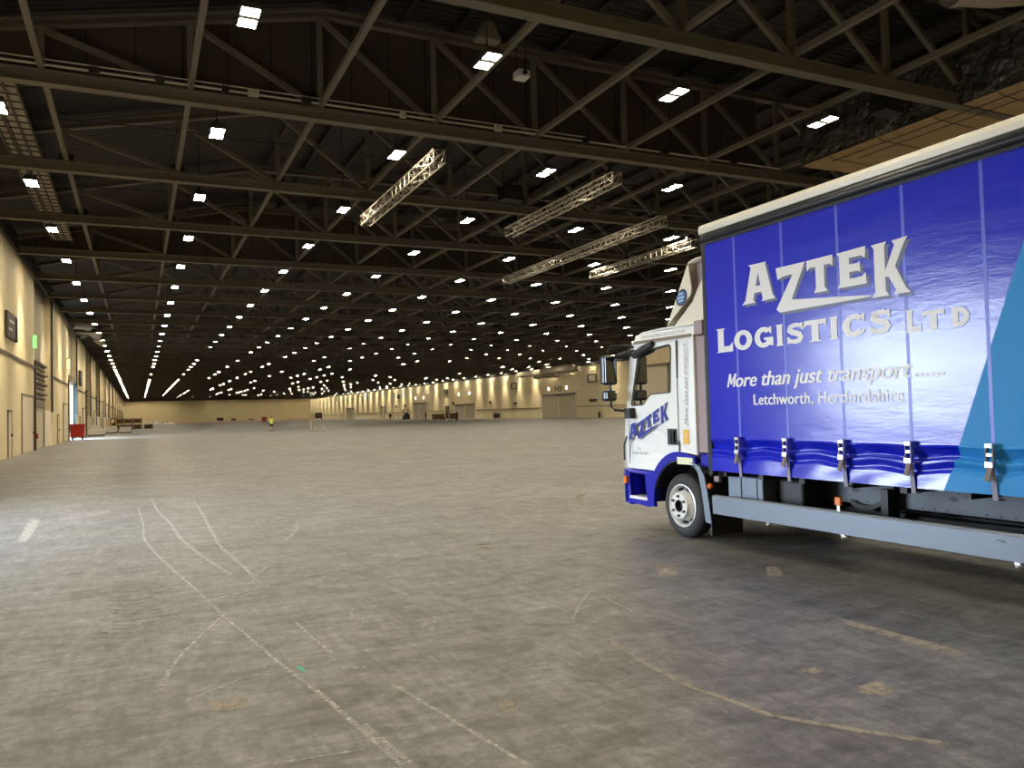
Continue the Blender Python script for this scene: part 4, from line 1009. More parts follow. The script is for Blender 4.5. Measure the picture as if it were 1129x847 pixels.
# body: bed, roof, front and rear walls
m = MB(); m.box(XS+0.06, XE-0.06, YR, YF, 0.90, 1.04); bed = m.build('load_bed', M_CHASSIS, T, bevel=0.01)
m = MB()
for i in range(11): y = YR+0.3+0.58*i; m.box(XS+0.12, XE-0.12, y, y+0.07, 0.80, 0.90)
m.build('cross_bearers', M_BLACK, T)
m = MB(); m.box(XS+0.02, XE-0.02, YF-0.03, YF, 0.85, 3.55); m.build('headboard', M_MAUVE, T)
for s in (XS, XE-0.1): m = MB(); m.box(s, s+0.1, YF-0.06, YF+0.02, 0.80, 3.5); m.build('corner_post', M_NAVYR, T, bevel=0.02)
for s in (XS+0.02, XE-0.12): m = MB(); m.box(s, s+0.1, YR-0.02, YR+0.08, 0.85, 3.5); m.build('rear_post', M_NAVYR, T, bevel=0.02)
for s in (0, 1):
    m = MB(); xm = (XS+XE)/2
    m.box(XS+0.1 if s == 0 else xm+0.01, xm-0.01 if s == 0 else XE-0.1, YR-0.02, YR+0.03, 0.95, 3.5); d = m.build('rear_door', M_CABW, T, bevel=0.01)
    m = MB(); m.tube((xm+(-0.25 if s == 0 else 0.25), YR-0.05, 0.95), (xm+(-0.25 if s == 0 else 0.25), YR-0.05, 3.5), 0.02, 8); m.build('lock_bar', M_CHROME, d)
# roof with rounded white cant rails
m = MB()
prof = [(XS-0.012, 3.575), (XS-0.02, 3.63), (XS, 3.675), (XS+0.05, 3.695), (XS+0.5, 3.71), ((XS+XE)/2, 3.725), (XE-0.5, 3.71), (XE-0.05, 3.695), (XE, 3.675), (XE+0.02, 3.63), (XE+0.012, 3.575), (XE-0.1, 3.56), (XS+0.1, 3.56)]
m.prism(prof, lambda u, v, d: (u, d, v), YR-0.02, YF+0.03); m.build('roof', M_ROOFRAIL, T, bevel=0.006)
for s in (-1, 1):
    m = MB(); x = XS if s < 0 else XE
    pr_ = [(0.06, 3.575), (-0.002, 3.575), (-0.006, 3.55), (-0.02, 3.535), (-0.032, 3.51), (-0.024, 3.485), (-0.004, 3.47), (-0.004, 3.455), (-0.014, 3.45), (-0.014, 3.438), (0.06, 3.438)]
    m.prism([(x+(-s)*0-(s)*(-1)*0+(a if s < 0 else -a), b) for a, b in pr_], lambda u, v, d: (u, d, v), YR, YF+0.015); m.build('curtain_rail', M_NAVYR, T, smooth=True)

# the curtains: flat sheet with a folded, wrinkled skirt
def skirt(z, y):
    """outward offset of the skirt"""
    if z > 1.235: return 0.0
    t = (1.235-z)/0.365
    k = [(0, 0.0), (0.04, 0.006), (0.10, -0.012), (0.27, -0.050), (0.31, -0.044), (0.345, -0.004), (0.40, -0.004), (0.55, -0.026), (0.585, -0.004), (0.64, 0.004), (1.0, 0.016)]
    for (a, p), (b, q) in zip(k, k[1:]):
        if t <= b: o = p+(q-p)*(t-a)/(b-a); break
    else: o = 0
    return o
def sheet(xside, sgn):
    m = MB(); ys = [YF-0.06-(YF-YR-0.12)*i/150 for i in range(151)]
    zs = [3.46, 2.9, 2.3, 1.7, 1.4, 1.26]+[1.245-0.375*j/60 for j in range(61)]
    vv = []
    for z in zs:
        for y in ys:
            d = min(abs(y-s) for s in STR); sag = 0.5-0.5*math.cos(min(1, d/0.35)*math.pi)
            zz = z
            if z < 1.25: zz = z+0.030*(sag-0.5)*math.sin((1.25-z)/0.38*math.pi)+0.012*math.sin(y*2.3)*math.sin((1.25-z)/0.38*math.pi)
            off = skirt(z, y)*(0.75+0.45*sag+0.1*math.sin(y*3.1))
            edge = max(0, 1-(YF-0.06-y)/0.4); off *= 1-0.4*edge
            if z <= 1.2: off += 0.003*math.sin(y*7+z*20)
            vv.append((xside+sgn*off, y, zz))
    n = len(ys); m.add(vv, [(j*n+i, j*n+i+1, (j+1)*n+i+1, (j+1)*n+i) for j in range(len(zs)-1) for i in range(n-1)])
    if sgn < 0: m.f = [f[::-1] for f in m.f]
    return m
cur = sheet(XS, -1).build('side_curtain', M_CURT, T, smooth=True, fix=False)
cur['label'] = 'blue side curtain with white lettering'
sheet(XE, 1).build('side_curtain', M_CURT, T, smooth=True, fix=False)
for i, y in enumerate(STR):
    m = MB(); m.box(XS-0.0012, XS+0.004, y-0.015, y+0.015, 1.25, 3.44); st = m.build('curtain_strap', M_SEAM, T)
    if i > 6: continue
    m = MB()                                         # steel over-centre buckle: two side plates, bridge, lever
    m.box(XS-0.06, XS-0.015, y-0.032, y-0.022, 1.09, 1.26); m.box(XS-0.06, XS-0.015, y+0.022, y+0.032, 1.09, 1.26)
    m.box(XS-0.065, XS-0.02, y-0.03, y+0.03, 1.225, 1.262); m.box(XS-0.07, XS-0.02, y-0.034, y+0.034, 1.075, 1.125); m.box(XS-0.06, XS-0.035, y-0.024, y+0.024, 1.16, 1.19)
    m.build('buckle', M_CHROME, st, bevel=0.005)
    m = MB(); m.bar((XS-0.055, y-0.005, 1.09), (XS-0.075, y+0.012, 0.975), 0.045, 0.012, (1, 0, 0)); m.build('strap_tail', M_SBROWN, st, bevel=0.004)
    m = MB(); m.bar((XS-0.03, y, 1.10), (XS-0.02, y-0.012, 0.83), 0.04, 0.006, (1, 0, 0)); m.bar((XS-0.02, y-0.012, 0.835), (XS+0.06, y-0.012, 0.83), 0.04, 0.012); m.build('lower_strap', M_STRAP, st)

# lettering on the curtain
AZ = {
 'A': [[(.03,0),(.15,0),(.265,.385),(.14,.385)], [(.30,0),(.45,0),(.345,.385),(.225,.385)], [(.12,.095),(.37,.095),(.345,.165),(.14,.165)], [(-.015,-.012),(.185,-.005),(.15,.035),(.035,.03)], [(.275,-.005),(.475,.005),(.445,.04),(.315,.035)], [(.10,.40),(.365,.395),(.335,.355),(.15,.355)]],
 'Z': [[(.495,.30),(.885,.30),(.695,-.045),(1.62,-.135),(1.635,-.15),(.53,-.155),(.485,-.12),(.72,.205),(.585,.20),(.515,.175)]],
 'T': [[(.90,.30),(1.22,.305),(1.215,.20),(1.185,.225),(1.115,.225),(1.115,.02),(1.15,-.025),(.985,-.025),(1.01,.02),(1.01,.225),(.94,.225),(.905,.195)]],
 'E': [[(1.265,.30),(1.59,.31),(1.58,.205),(1.54,.235),(1.405,.235),(1.405,.175),(1.50,.175),(1.525,.19),(1.525,.09),(1.50,.105),(1.405,.105),(1.405,.045),(1.54,.045),(1.585,.08),(1.59,-.025),(1.265,-.025),(1.295,.015),(1.295,.265)]],
 'K': [[(1.645,.30),(1.81,.305),(1.785,.27),(1.785,-.12),(1.815,-.165),(1.645,-.165),(1.675,-.12),(1.675,.265)], [(1.76,-.0),(1.885,.26),(1.86,.30),(2.02,.31),(1.985,.27),(1.845,.0)], [(1.80,.09),(1.87,.11),(1.985,-.125),(2.03,-.165),(1.865,-.165),(1.885,-.125),(1.79,.045)]]}
def aztek(mb, mp):
    for g in AZ.values():
        for p in g: mb.poly(p, mp)
x_l = XS-0.0042
m = MB(); m.eps = 1e-5; aztek(m, lambda u, v: (XS-0.002, 6.54-u-0.035, 2.68+v-0.028)); m.build('name_shade', M_LSHADE, cur)
m = MB(); m.eps = 1e-5; aztek(m, lambda u, v: (x_l, 6.54-u, 2.68+v)); m.build('name_lettering', M_LETTER, cur)
def arc_ring(mb, mp, a0, a1, n=28, tx=0.30, tz=0.23):
    """stroke round a unit box, thicker at the sides"""
    o, i_ = [], []
    for k in range(n+1):
        a = math.radians(a0+(a1-a0)*k/n); o.append((0.5+0.5*math.cos(a), 0.5+0.5*math.sin(a))); i_.append((0.5+(0.5-tx)*math.cos(a), 0.5+(0.5-tz)*math.sin(a)))
    P = o+i_; mb.add([mp(u, v) for u, v in P], [(k, k+1, n+1+k+1, n+1+k) for k in range(n)])
def ribbon(mb, mp, pts, ws):
    L1, R1 = [], []
    for k, p in enumerate(pts):
        a, b = pts[max(k-1, 0)], pts[min(k+1, len(pts)-1)]; dx, dy = b[0]-a[0], b[1]-a[1]; l = math.hypot(dx, dy)
        w = ws[k]/2; L1.append((p[0]-dy/l*w, p[1]+dx/l*w)); R1.append((p[0]+dy/l*w, p[1]-dx/l*w))
    n = len(pts); mb.add([mp(u, v) for u, v in L1+R1], [(k, k+1, n+k+1, n+k) for k in range(n-1)])
G1 = {'L': [(0,1),(.56,1),(.46,.93),(.46,.24),(.8,.24),(1,.4),(1,0),(0,0),(.1,.07),(.1,.93)], 'I': [(0,1),(1,1),(.86,.9),(.86,.1),(1,0),(0,0),(.14,.1),(.14,.9)],
      'T': [(0,1),(1,1),(1,.66),(.88,.79),(.66,.79),(.66,.09),(.78,0),(.22,0),(.34,.09),(.34,.79),(.12,.79),(0,.66)]}
def glyph(mb, ch, y0, y1, z0, z1):
    mp = lambda u, v: (x_l, y0-(y0-y1)*u, z0+(z1-z0)*v)
    if ch in G1: mb.poly(G1[ch], mp)
    elif ch == 'O': arc_ring(mb, mp, 0, 360)
    elif ch == 'C': arc_ring(mb, mp, 42, 322); mb.poly([(.80,.98),(.93,.98),(.93,.62),(.80,.72)], mp); mb.poly([(.78,.30),(.95,.34),(.88,.14),(.8,.12)], mp)
    elif ch == 'G': arc_ring(mb, mp, 42, 345); mb.poly([(.80,.98),(.93,.98),(.93,.62),(.80,.72)], mp); mb.poly([(.52,.48),(1.02,.48),(1.02,.05),(.74,.12),(.74,.36),(.52,.36)], mp)
    elif ch == 'D':
        mb.poly([(0,1),(.42,1),(.42,0),(0,0),(.1,.07),(.1,.93)], mp)
        P = [(0.38+0.62*math.cos(a), 0.5+0.5*math.sin(a)) for a in [math.radians(-90+180*k/16) for k in range(17)]]; Q = [(0.38+0.30*math.cos(a), 0.5+0.27*math.sin(a)) for a in [math.radians(-90+180*k/16) for k in range(17)]]
        mb.add([mp(u, v) for u, v in P+Q], [(k, k+1, 17+k+1, 17+k) for k in range(16)])
    elif ch == 'S':
        pts = [(.92,.70),(.84,.83),(.66,.89),(.42,.88),(.22,.80),(.19,.68),(.32,.58),(.55,.51),(.76,.42),(.82,.30),(.74,.17),(.52,.11),(.28,.13),(.10,.28)]
        ribbon(mb, mp, pts, [.13,.16,.2,.22,.26,.3,.27,.26,.28,.3,.26,.22,.18,.13]); mb.poly([(.80,.98),(.92,.98),(.95,.62),(.86,.66)], mp); mb.poly([(.06,.38),(.16,.33),(.2,.06),(.06,.02)], mp)
m = MB(); m.eps = 1e-5
for ch, a, b in (('L',6.99,6.72),('O',6.7,6.42),('G',6.385,6.12),('I',6.075,5.975),('S',5.935,5.70),('T',5.70,5.425),('I',5.385,5.285),('C',5.235,4.97),('S',4.945,4.71),('L',4.58,4.43),('T',4.42,4.22),('D',4.17,4.01)):
    big = (ch == 'L'); z0 = 2.19 if a > 4.65 else 2.175
    z1 = (2.455 if a > 6 else 2.36) if big else (2.405 if a > 4.65 else 2.335)
    if a < 6 and a > 5: z1 = 2.40
    if a == 4.58: m.build('company_lettering', M_LETTER, cur); m = MB(); m.eps = 1e-5
    glyph(m, ch, a, b, z0, z1)
m.cur = 0
# the middle T of LOGISTICS stands between S and I
m.build('limited_lettering', M_LETTER, cur)
m = MB(); m.eps = 1e-5
sm = lambda u, v: (x_l, 6.84-u-0.28*v, 1.80+v)
for p in ([(0,0),(.028,0),(.028,.145),(0,.145)], [(.092,0),(.12,0),(.12,.145),(.092,.145)], [(0,.145),(.032,.145),(.072,.03),(.05,.03)], [(.12,.145),(.088,.145),(.048,.03),(.07,.03)]): m.poly(p, sm)
for q in (-0.006, 0.0, 0.006): put_text(m, 'ore than just transport', lambda u, v: (x_l, 6.697-u-q, 1.80+v), 2.16, 0.145, shear=0.28, bold=0.004)
m.build('slogan_lettering', M_LETTER, cur, fix=False)
m = MB()
for q in range(6): m.poly([(0,0),(.026,0),(.026,.026),(0,.026)], lambda u, v: (x_l, 4.515-0.048*q-u-0.28*v, 1.80+v))
m.build('slogan_dots', M_LETTER, cur, fix=False)
m = MB(); m.eps = 1e-5
for q in (-0.004, 0.0, 0.004): put_text(m, 'Letchworth, Hertfordshire', lambda u, v: (x_l, 6.43-u-q, 1.60+v), 1.80, 0.11, bold=0.003, spacing=1.05)
m.eps = 0; m.build('town_lettering', M_LETTER, cur, fix=False)

# ------------- cab
def arc(cx, cy, r, a0, a1, n): return [(cx+r*math.cos(math.radians(a0+(a1-a0)*k/n)), cy+r*math.sin(math.radians(a0+(a1-a0)*k/n))) for k in range(n+1)]
WY, WZ, WR = 7.90, 0.39, 0.39
# side skin in (y, z): white upper, blue lower, window cut out
arch_out = arc(WY, WZ, 0.66, 37, 92, 12)          # blue arch band upper edge
arch_in = arc(WY, WZ, 0.555, -7, 116, 20)
win = [(8.73,2.325),(8.70,2.345),(8.06,2.39),(8.01,2.37),(8.0,2.34),(8.035,1.80),(8.06,1.775),(8.44,1.765),(8.50,1.74),(8.62,1.645),(8.66,1.63),(8.90,1.625),(8.925,1.65)]
front = [(9.14,0.79),(9.15,0.95),(9.10,1.55),(8.93,2.33),(8.86,2.47),(8.78,2.545),(8.66,2.58)]
blue_top = [(p[0], p[1]) for p in arch_out if p[0] > 7.90]
outer = [(7.55,1.02)] + [p for p in reversed(arch_out)] + [(8.50,0.79)] + front + [(7.55,2.58)]
def cab_side(x, name, mirror=False):
    """side panel with a window hole, 3 cm thick"""
    tri = tessellate_polygon([[Vector((u, v, 0)) for u, v in outer], [Vector((u, v, 0)) for u, v in win]])
    P = outer+win; n0, n1 = len(outer), len(win); s = 1 if x < 7 else -1
    def inset(u, v):                                # front edge and roof edge curve inwards
        k = max(0, (u-8.75+0.0)/0.4); t = max(0, (v-2.44)/0.14)
        return x+s*(0.05*k*k+0.045*t*t)
    m = MB(); a = [(inset(u, v), u, v) for u, v in P]; b = [(inset(u, v)+s*0.035, u, v) for u, v in P]; n = len(P)
    fs = [tuple(t) for t in tri]+[tuple(n+i for i in reversed(t)) for t in tri]
    fs += [(i, (i+1) % n0, n+(i+1) % n0, n+i) for i in range(n0)]+[(n0+i, n0+(i+1) % n1, n+n0+(i+1) % n1, n+n0+i) for i in range(n1)]
    m.add(a+b, fs); return m.build(name, M_CABW, T)
side = cab_side(CS, 'cab_side'); side['label'] = 'white cab side with blue lettering'
cab_side(CE, 'cab_side')
for x in (CS+0.02, CE-0.02):
    m = MB(); m.poly([(u, v) for u, v in win], lambda u, v: (x, u, v)); m.build('side_window', M_GLASS, T, fix=False)
    m = MB(); s = -1 if x < 7 else 1; n = len(win); cx, cz = 8.42, 2.0       # black rubber surround
    m.add([(x+s*0.024, u, v) for u, v in win]+[(x+s*0.024, u+(cx-u)*0.06, v+(cz-v)*0.06) for u, v in win], [(i, (i+1) % n, n+(i+1) % n, n+i) for i in range(n)]); m.build('window_rubber', M_BLACK, T)
def across(pts, name, mt, x0=CS+0.03, x1=CE-0.03, bow=0.0, smooth=True, nx=8):
    m = MB(); m.grid(lambda u, v: (x0+(x1-x0)*u, *at_(pts, v, u, bow)), nx, len(pts)-1); return m.build(name, mt, T, smooth=smooth, solid=0.0 if mt is M_GLASS else 0.02)
def at_(pts, v, u, bow):
    p = pts[min(int(round(v*(len(pts)-1))), len(pts)-1)]; return (p[0]+bow*(1-(2*u-1)**2), p[1])
across([(7.55,2.58),(8.2,2.60),(8.66,2.585),(8.78,2.55),(8.86,2.475)], 'cab_roof', M_CABW, bow=0.02)
across([(8.86,2.475),(8.93,2.33)], 'visor_panel', M_CABW, bow=0.06)
across([(8.935,2.32),(9.02,1.95),(9.09,1.57)], 'windscreen', M_GLASS, bow=0.07)
across([(9.095,1.56),(9.15,0.95),(9.14,0.79)], 'front_panel', M_CABW, bow=0.08)
across([(9.14,0.78),(9.16,0.62),(9.14,0.33),(9.0,0.31)], 'front_bumper', M_CABB, x0=CS+0.01, x1=CE-0.01, bow=0.08)
across([(7.57,2.57),(7.57,1.02)], 'cab_rear', M_MAUVE)
m = MB(); m.box(CS+0.05, CE-0.05, 7.6, 9.08, 1.0, 1.06); m.build('cab_floor', M_BLACK, T)
m = MB(); m.box(CS+0.06, CE-0.06, 8.75, 9.08, 1.25, 1.56); m.build('dashboard', M_BLACK, T, bevel=0.05)
m = MB(); m.box(CS+0.08, CE-0.08, 7.6, 7.64, 1.0, 2.45); m.build('rear_lining', M_DARK, T)
for x in (6.5, 7.7):
    m = MB(); m.box(x-0.25, x+0.25, 7.95, 8.4, 1.06, 1.45); m.prism([(7.78,1.4),(7.92,1.4),(7.86,2.1),(7.74,2.1)], lambda u, v, d: (x+d, u, v), -0.24, 0.24); m.box(x-0.13, x+0.13, 7.74, 7.84, 2.1, 2.26); m.build('seat', M_DARK, T, bevel=0.05)
m = MB(); c = Vector((7.72, 8.68, 1.62)); nrm = Vector((0, -0.55, 0.83)); a = Vector((1, 0, 0)); b = nrm.cross(a)
m.path([c+(a*math.cos(t)+b*math.sin(t))*0.22 for t in [2*math.pi*k/24 for k in range(25)]], 0.016, 8); m.bar(c-a*0.21, c+a*0.21, 0.05, 0.02); m.bar(c, c-nrm*0.3, 0.05, 0.05); m.build('steering_wheel', M_BLACK, T)
# blue lower side: bumper corner with step recess, arch band
low = [(9.15,0.78),(9.15,0.40),(9.10,0.335),(8.56,0.31),(8.47,0.33)]+arch_in+[(7.60,0.89),(7.60,1.0)]+[p for p in reversed(arch_out)]+[(8.50,0.785)]
hole = [(9.02,0.74),(8.64,0.72),(8.60,0.42),(8.98,0.40)]
for x, s in ((CS, 1), (CE, -1)):
    tri = tessellate_polygon([[Vector((u, v, 0)) for u, v in low], [Vector((u, v, 0)) for u, v in hole]])
    P = low+hole; n0, n1, n = len(low), 4, len(low)+4; m = MB(); x0 = x-s*0.012
    fs = [tuple(t) for t in tri]+[tuple(n+i for i in reversed(t)) for t in tri]+[(i, (i+1) % n0, n+(i+1) % n0, n+i) for i in range(n0)]
    def ins(u): return s*0.05*max(0, (u-8.85)/0.3)**2
    m.add([(x0+ins(u), u, v) for u, v in P]+[(x0+ins(u)+s*0.05, u, v) for u, v in P], fs); lo = m.build('lower_panel', M_CABB, T)
    m = MB(); m.box(min(x+s*0.02, x+s*0.25), max(x+s*0.02, x+s*0.25), 8.58, 9.04, 0.38, 0.76); 
    m = MB(); xa, xb = sorted((x0+s*0.04, x0+s*0.26))
    m.box(xa+(0.19 if s > 0 else 0), xb-(0 if s > 0 else 0.19), 8.58, 9.04, 0.38, 0.76); m.box(xa, xb, 8.58, 8.61, 0.38, 0.76); m.box(xa, xb, 9.01, 9.04, 0.38, 0.76); m.box(xa, xb, 8.58, 9.04, 0.74, 0.76); m.build('step_well', M_CABB, lo)
    m = MB(); m.box(min(x0-s*0.005, x0+s*0.26), max(x0-s*0.005, x0+s*0.26), 8.60, 9.0, 0.39, 0.425); m.build('step_tread', M_SIGNW, lo, bevel=0.006)
    m = MB(); xa, xb = sorted((x0-s*0.02, x0+s*0.03)); m.box(xa, xb, 9.06, 9.125, 0.58, 0.68); m.build('indicator', M_AMBER, lo, bevel=0.008)
    # wheel-arch liner and rear mudguard
    m = MB(); P = arc(WY, WZ, 0.55, 165, 20, 18)
    xa = x+s*0.0; xb = x+s*0.42
    m.add([(xa, u, v) for u, v in P]+[(xb, u, v) for u, v in P], [(k, k+1, len(P)+k+1, len(P)+k) for k in range(len(P)-1)]); m.build('arch_liner', M_BLACK, T, solid=0.015)
    m = MB(); P = [(7.70,0.935),(7.60,0.90),(7.53,0.80),(7.48,0.62),(7.445,0.42),(7.42,0.25)]; xo = x-s*0.02; xi = x+s*0.42
    Q = [(7.62,0.86),(7.54,0.78),(7.50,0.70),(7.44,0.60),(7.395,0.42),(7.37,0.25)]
    m.add([(xo, u, v) for u, v in P]+[(xi, u, v) for u, v in P], [(k, k+1, len(P)+k+1, len(P)+k) for k in range(len(P)-1)])
    n = len(P); m.add([(xo, u, v) for u, v in P]+[(xo, u-0.105, v-0.015) for u, v in P], [(k, k+1, n+k+1, n+k) for k in range(n-1)])
    m.build('mudguard', M_GUARD, T, solid=0.012)
    m = MB(); xa, xb = sorted((x+s*0.0, x+s*0.46)); m.box(xa, xb, 7.34, 7.36, 0.095, 0.45); m.build('mud_flap', M_BLACK, T)
# label under the rear quarter, quarter panel lines, door gap, handle, rails
xs_ = CS-0.004
m = MB(); m.box(CS-0.022, CS+0.02, 7.63, 7.93, 0.90, 0.985); m.build('certificate_plate', mat('pale_yellow_label', rgb(226, 230, 190), 0.4, var=0.1, scale=20), side, bevel=0.003)
m = MB(); m.box(CS-0.003, CS+0.0, 7.895, 7.91, 1.05, 2.42); m.box(CS-0.003, CS, 8.985, 8.997, 0.85, 1.5); m.box(CS-0.004, CS, 7.882, 7.912, 1.95, 2.42); m.box(CS-0.004, CS, 7.882, 7.912, 1.03, 1.18)
m.build('door_gap', M_BLACK, side)
m = MB(); m.prism([(8.80,2.485),(7.60,2.475),(7.60,2.44),(8.82,2.445)], lambda u, v, d: (CS-0.002-d, u, v), 0, 0.012); m.build('gutter_strip', M_FRAME, side)
m = MB(); m.box(CS-0.012, CS+0.0, 7.935, 8.125, 1.13, 1.33); h_ = m.build('door_handle', M_BLACK, side, bevel=0.01)
m = MB(); m.box(CS-0.04, CS-0.012, 7.97, 8.0, 1.15, 1.31); m.box(CS-0.03, CS-0.012, 8.03, 8.06, 1.15, 1.31); m.build('lever', M_NAVYR, h_, bevel=0.006)
m = MB(); m.box(CS-0.006, CS-0.001, 7.70, 7.815, 1.145, 1.32); m.build('yellow_sticker', mat('yellow_sticker_face', rgb(230, 178, 70), 0.4, var=0.1, scale=14), side, bevel=0.002)
m = MB(); m.poly([(7.79,1.24),(7.77,1.22),(7.735,1.28),(7.745,1.285),(7.77,1.235),(7.785,1.25)], lambda u, v: (CS-0.0075, u, v)); m.build('sticker_mark', M_SIGNW, side)
m = MB(); m.box(CS-0.01, CS+0.02, 7.555, 7.585, 1.02, 2.46); m.build('rear_corner_trim', M_CABW, side, bevel=0.004)
m = MB(); m.box(CS+0.02, CS+0.10, 7.36, 7.555, 1.05, 2.44); m.build('gap_panel', M_MAUVE, T, bevel=0.01)
m = MB(); m.box(CE-0.10, CE-0.02, 7.36, 7.555, 1.05, 2.44); m.build('gap_panel', M_MAUVE, T, bevel=0.01)
m = MB(); m.box(CS+0.0, CS+0.10, 7.40, 7.555, 2.45, 2.62); m.build('gap_cap', M_MAUVE, T, bevel=0.01)
m = MB(); m.box(CS+0.04, CS+0.09, 7.24, 7.33, 0.72, 3.42); m.build('headboard_edge', M_MAUVE, T, bevel=0.01)
m = MB(); m.box(CS+0.04, CS+0.1, 7.38, 7.56, 0.88, 1.04); m.build('rear_block', M_CABB, T, bevel=0.01)
m = MB(); m.ball((CS-0.01, 7.34, 0.67), 0.03, 0.035, 0.035, 12, 8); m.build('side_reflector', M_AMBER, T, smooth=True)
# cab lettering
m = MB(); k = 0.455
def cabmap(off, dx=0, dz=0): return lambda u, v: (CS-off, 9.0-u*k*0.98-dx, 1.17+v*k+0.40*u*k*0.98+dz)
aztek(m, cabmap(0.004, 0.009, -0.010)); m.build('door_name_shade', M_LGREY, side)
m = MB(); m.eps = 1e-5; aztek(m, cabmap(0.006)); m.build('door_name', M_LBLUE, side)
m = MB(); put_text(m, 'Tel', lambda u, v: (CS-0.004, 8.82-u, 1.045+v), 0.09, 0.035); put_text(m, '01462 920440', lambda u, v: (CS-0.004, 8.93-u, 0.985+v), 0.36, 0.035); m.build('telephone_lettering', M_LGREY, side)
m = MB(); put_text(m, 'WWW.AZTEKLOGISTICS.CO.UK', lambda u, v: (CS-0.004+0.045*max(0, (2.507+v-2.44)/0.14)**2, 8.66-u, 2.507+v), 0.92, 0.036); m.build('web_lettering', M_LGREY, side)
m = MB(); put_text(m, 'More than just transport', lambda u, v: (CS-0.004, 7.705+v, 1.37+u), 1.0, 0.075, shear=0.45, bold=-0.004); m.build('script_lettering', M_LGREY, side)
# roof wind deflector with folded side cheeks
dfl = MB()
def defl(u, v):
    x = 6.03+u*(8.21-6.03); t = v
    y = 8.10-0.455*t; z = 2.62+0.715*t
    return (x, y, z)
dfl.grid(defl, 10, 8)
dfl.grid(lambda u, v: (6.03+2.18*u, 7.645-0.245*v, 3.335+0.03*math.sin(math.pi*v*0.7)), 10, 3)
dd = dfl.build('roof_deflector', M_CREAMT, T, smooth=True, solid=0.02)
for x, s in ((6.02, 1), (8.22, -1)):
    m = MB(); m.prism([(8.11,2.61),(7.90,2.93),(7.69,3.27),(7.645,3.335),(7.625,3.22),(7.598,3.02),(7.62,2.94),(7.71,2.88),(7.88,2.76)], lambda u, v, d: (x+s*d, u, v), 0, 0.02); ck = m.build('deflector_cheek', M_CREAMT, dd, bevel=0.004)
    m = MB(); m.prism([(8.03,2.60),(7.64,2.87),(7.52,3.04),(7.45,3.10),(7.42,3.10),(7.42,2.60)], lambda u, v, d: (x+s*(0.05+d), u, v), 0, 0.02); m.build('side_extender', M_CREAMT, dd)
    m = MB(); m.box(min(x+s*0.10, x+s*0.12), max(x+s*0.10, x+s*0.12), 7.42, 7.62, 3.0, 3.33); m.build('inner_cheek', M_MAUVE, dd)
    if s == 1:
        m = MB(); m.add([(x-0.003, 7.785+0.108*math.cos(t), 2.935+0.098*math.sin(t)-0.02*math.cos(t)) for t in [2*math.pi*k/28 for k in range(28)]], [tuple(range(28))]); m.build('oval_badge_rim', M_NAVYR, ck)
        m = MB(); m.add([(x-0.006, 7.785+0.090*math.cos(t), 2.935+0.080*math.sin(t)-0.017*math.cos(t)) for t in [2*math.pi*k/28 for k in range(28)]], [tuple(range(28))]); m.build('oval_badge', mat('badge_blue', rgb(52, 104, 168), 0.35), ck)
        m = MB()
        for a_, b_, h in ((7.83, 7.745, 2.965), (7.855, 7.72, 2.92), (7.835, 7.74, 2.88)):
            for q in range(5):
                t0 = a_+(b_-a_)*q/5; m.poly([(t0, h), (t0+(b_-a_)/7, h+0.004), (t0+(b_-a_)/7, h+0.03), (t0, h+0.026)], lambda u, v: (x-0.009, u, v))
        m.build('badge_lettering', mat('badge_pale', rgb(190, 214, 232), 0.4), ck)
# marker lamp on the roof front corner
m = MB(); m.ball((6.1, 8.86, 2.55), 0.035, 0.045, 0.03); m.build('roof_marker', M_SIGNW, T, smooth=True)
# mirrors
def mirrors(sd):
    """near-side cluster; sd = -1 left, +1 right"""
    X = (lambda a: a) if sd < 0 else (lambda a: 2*7.12-a)
    arm = MB(); arm.path([(X(6.06), 8.78, 2.40), (X(5.95), 8.95, 2.44), (X(5.80), 9.06, 2.44), (X(5.76), 9.08, 2.36)], 0.022, 8)
    arm.path([(X(6.06), 8.72, 2.33), (X(5.98), 8.90, 2.34), (X(5.86), 9.02, 2.30)], [0.05, 0.05, 0.03], 8)
    arm.path([(X(5.775), 9.07, 1.92), (X(5.775), 9.07, 1.84)], 0.02, 8)
    arm.path([(X(5.775), 9.07, 1.70), (X(5.775), 9.07, 1.63), (X(5.82), 9.05, 1.58), (X(5.98), 8.95, 1.56)], 0.018, 8)
    arm.box(min(X(5.93), X(6.01)), max(X(5.93), X(6.01)), 8.86, 8.99, 1.46, 1.60)
    a_ = arm.build('mirror_arm', M_BLACK, T, smooth=True)
    for z0, z1, w in ((1.92, 2.32, 0.115), (1.70, 1.85, 0.10)):
        m = MB(); xc = X(5.775); m.box(xc-w, xc+w, 9.05, 9.16, z0, z1); h = m.build('mirror_housing', M_NAVYR, a_, bevel=0.035)
        m = MB(); m.box(xc-w*0.78, xc+w*0.78, 9.042, 9.049, z0+0.03, z1-0.03); m.build('mirror_glass', M_MIRR, h, bevel=0.003)
mirrors(-1); mirrors(1)
m = MB(); m.path([(CS-0.02, 8.78, 2.30), (CS-0.04, 8.55, 2.36), (CS-0.02, 8.36, 2.425)], [0.05, 0.055, 0.04], 8); m.build('window_deflector', M_BLACK, T, smooth=True)
m = MB(); m.path([(CS-0.02, 9.02, 1.22), (CS-0.04, 9.06, 1.1), (CS-0.02, 9.09, 0.9)], 0.014, 6); m.build('grab_rail', M_BLACK, T)

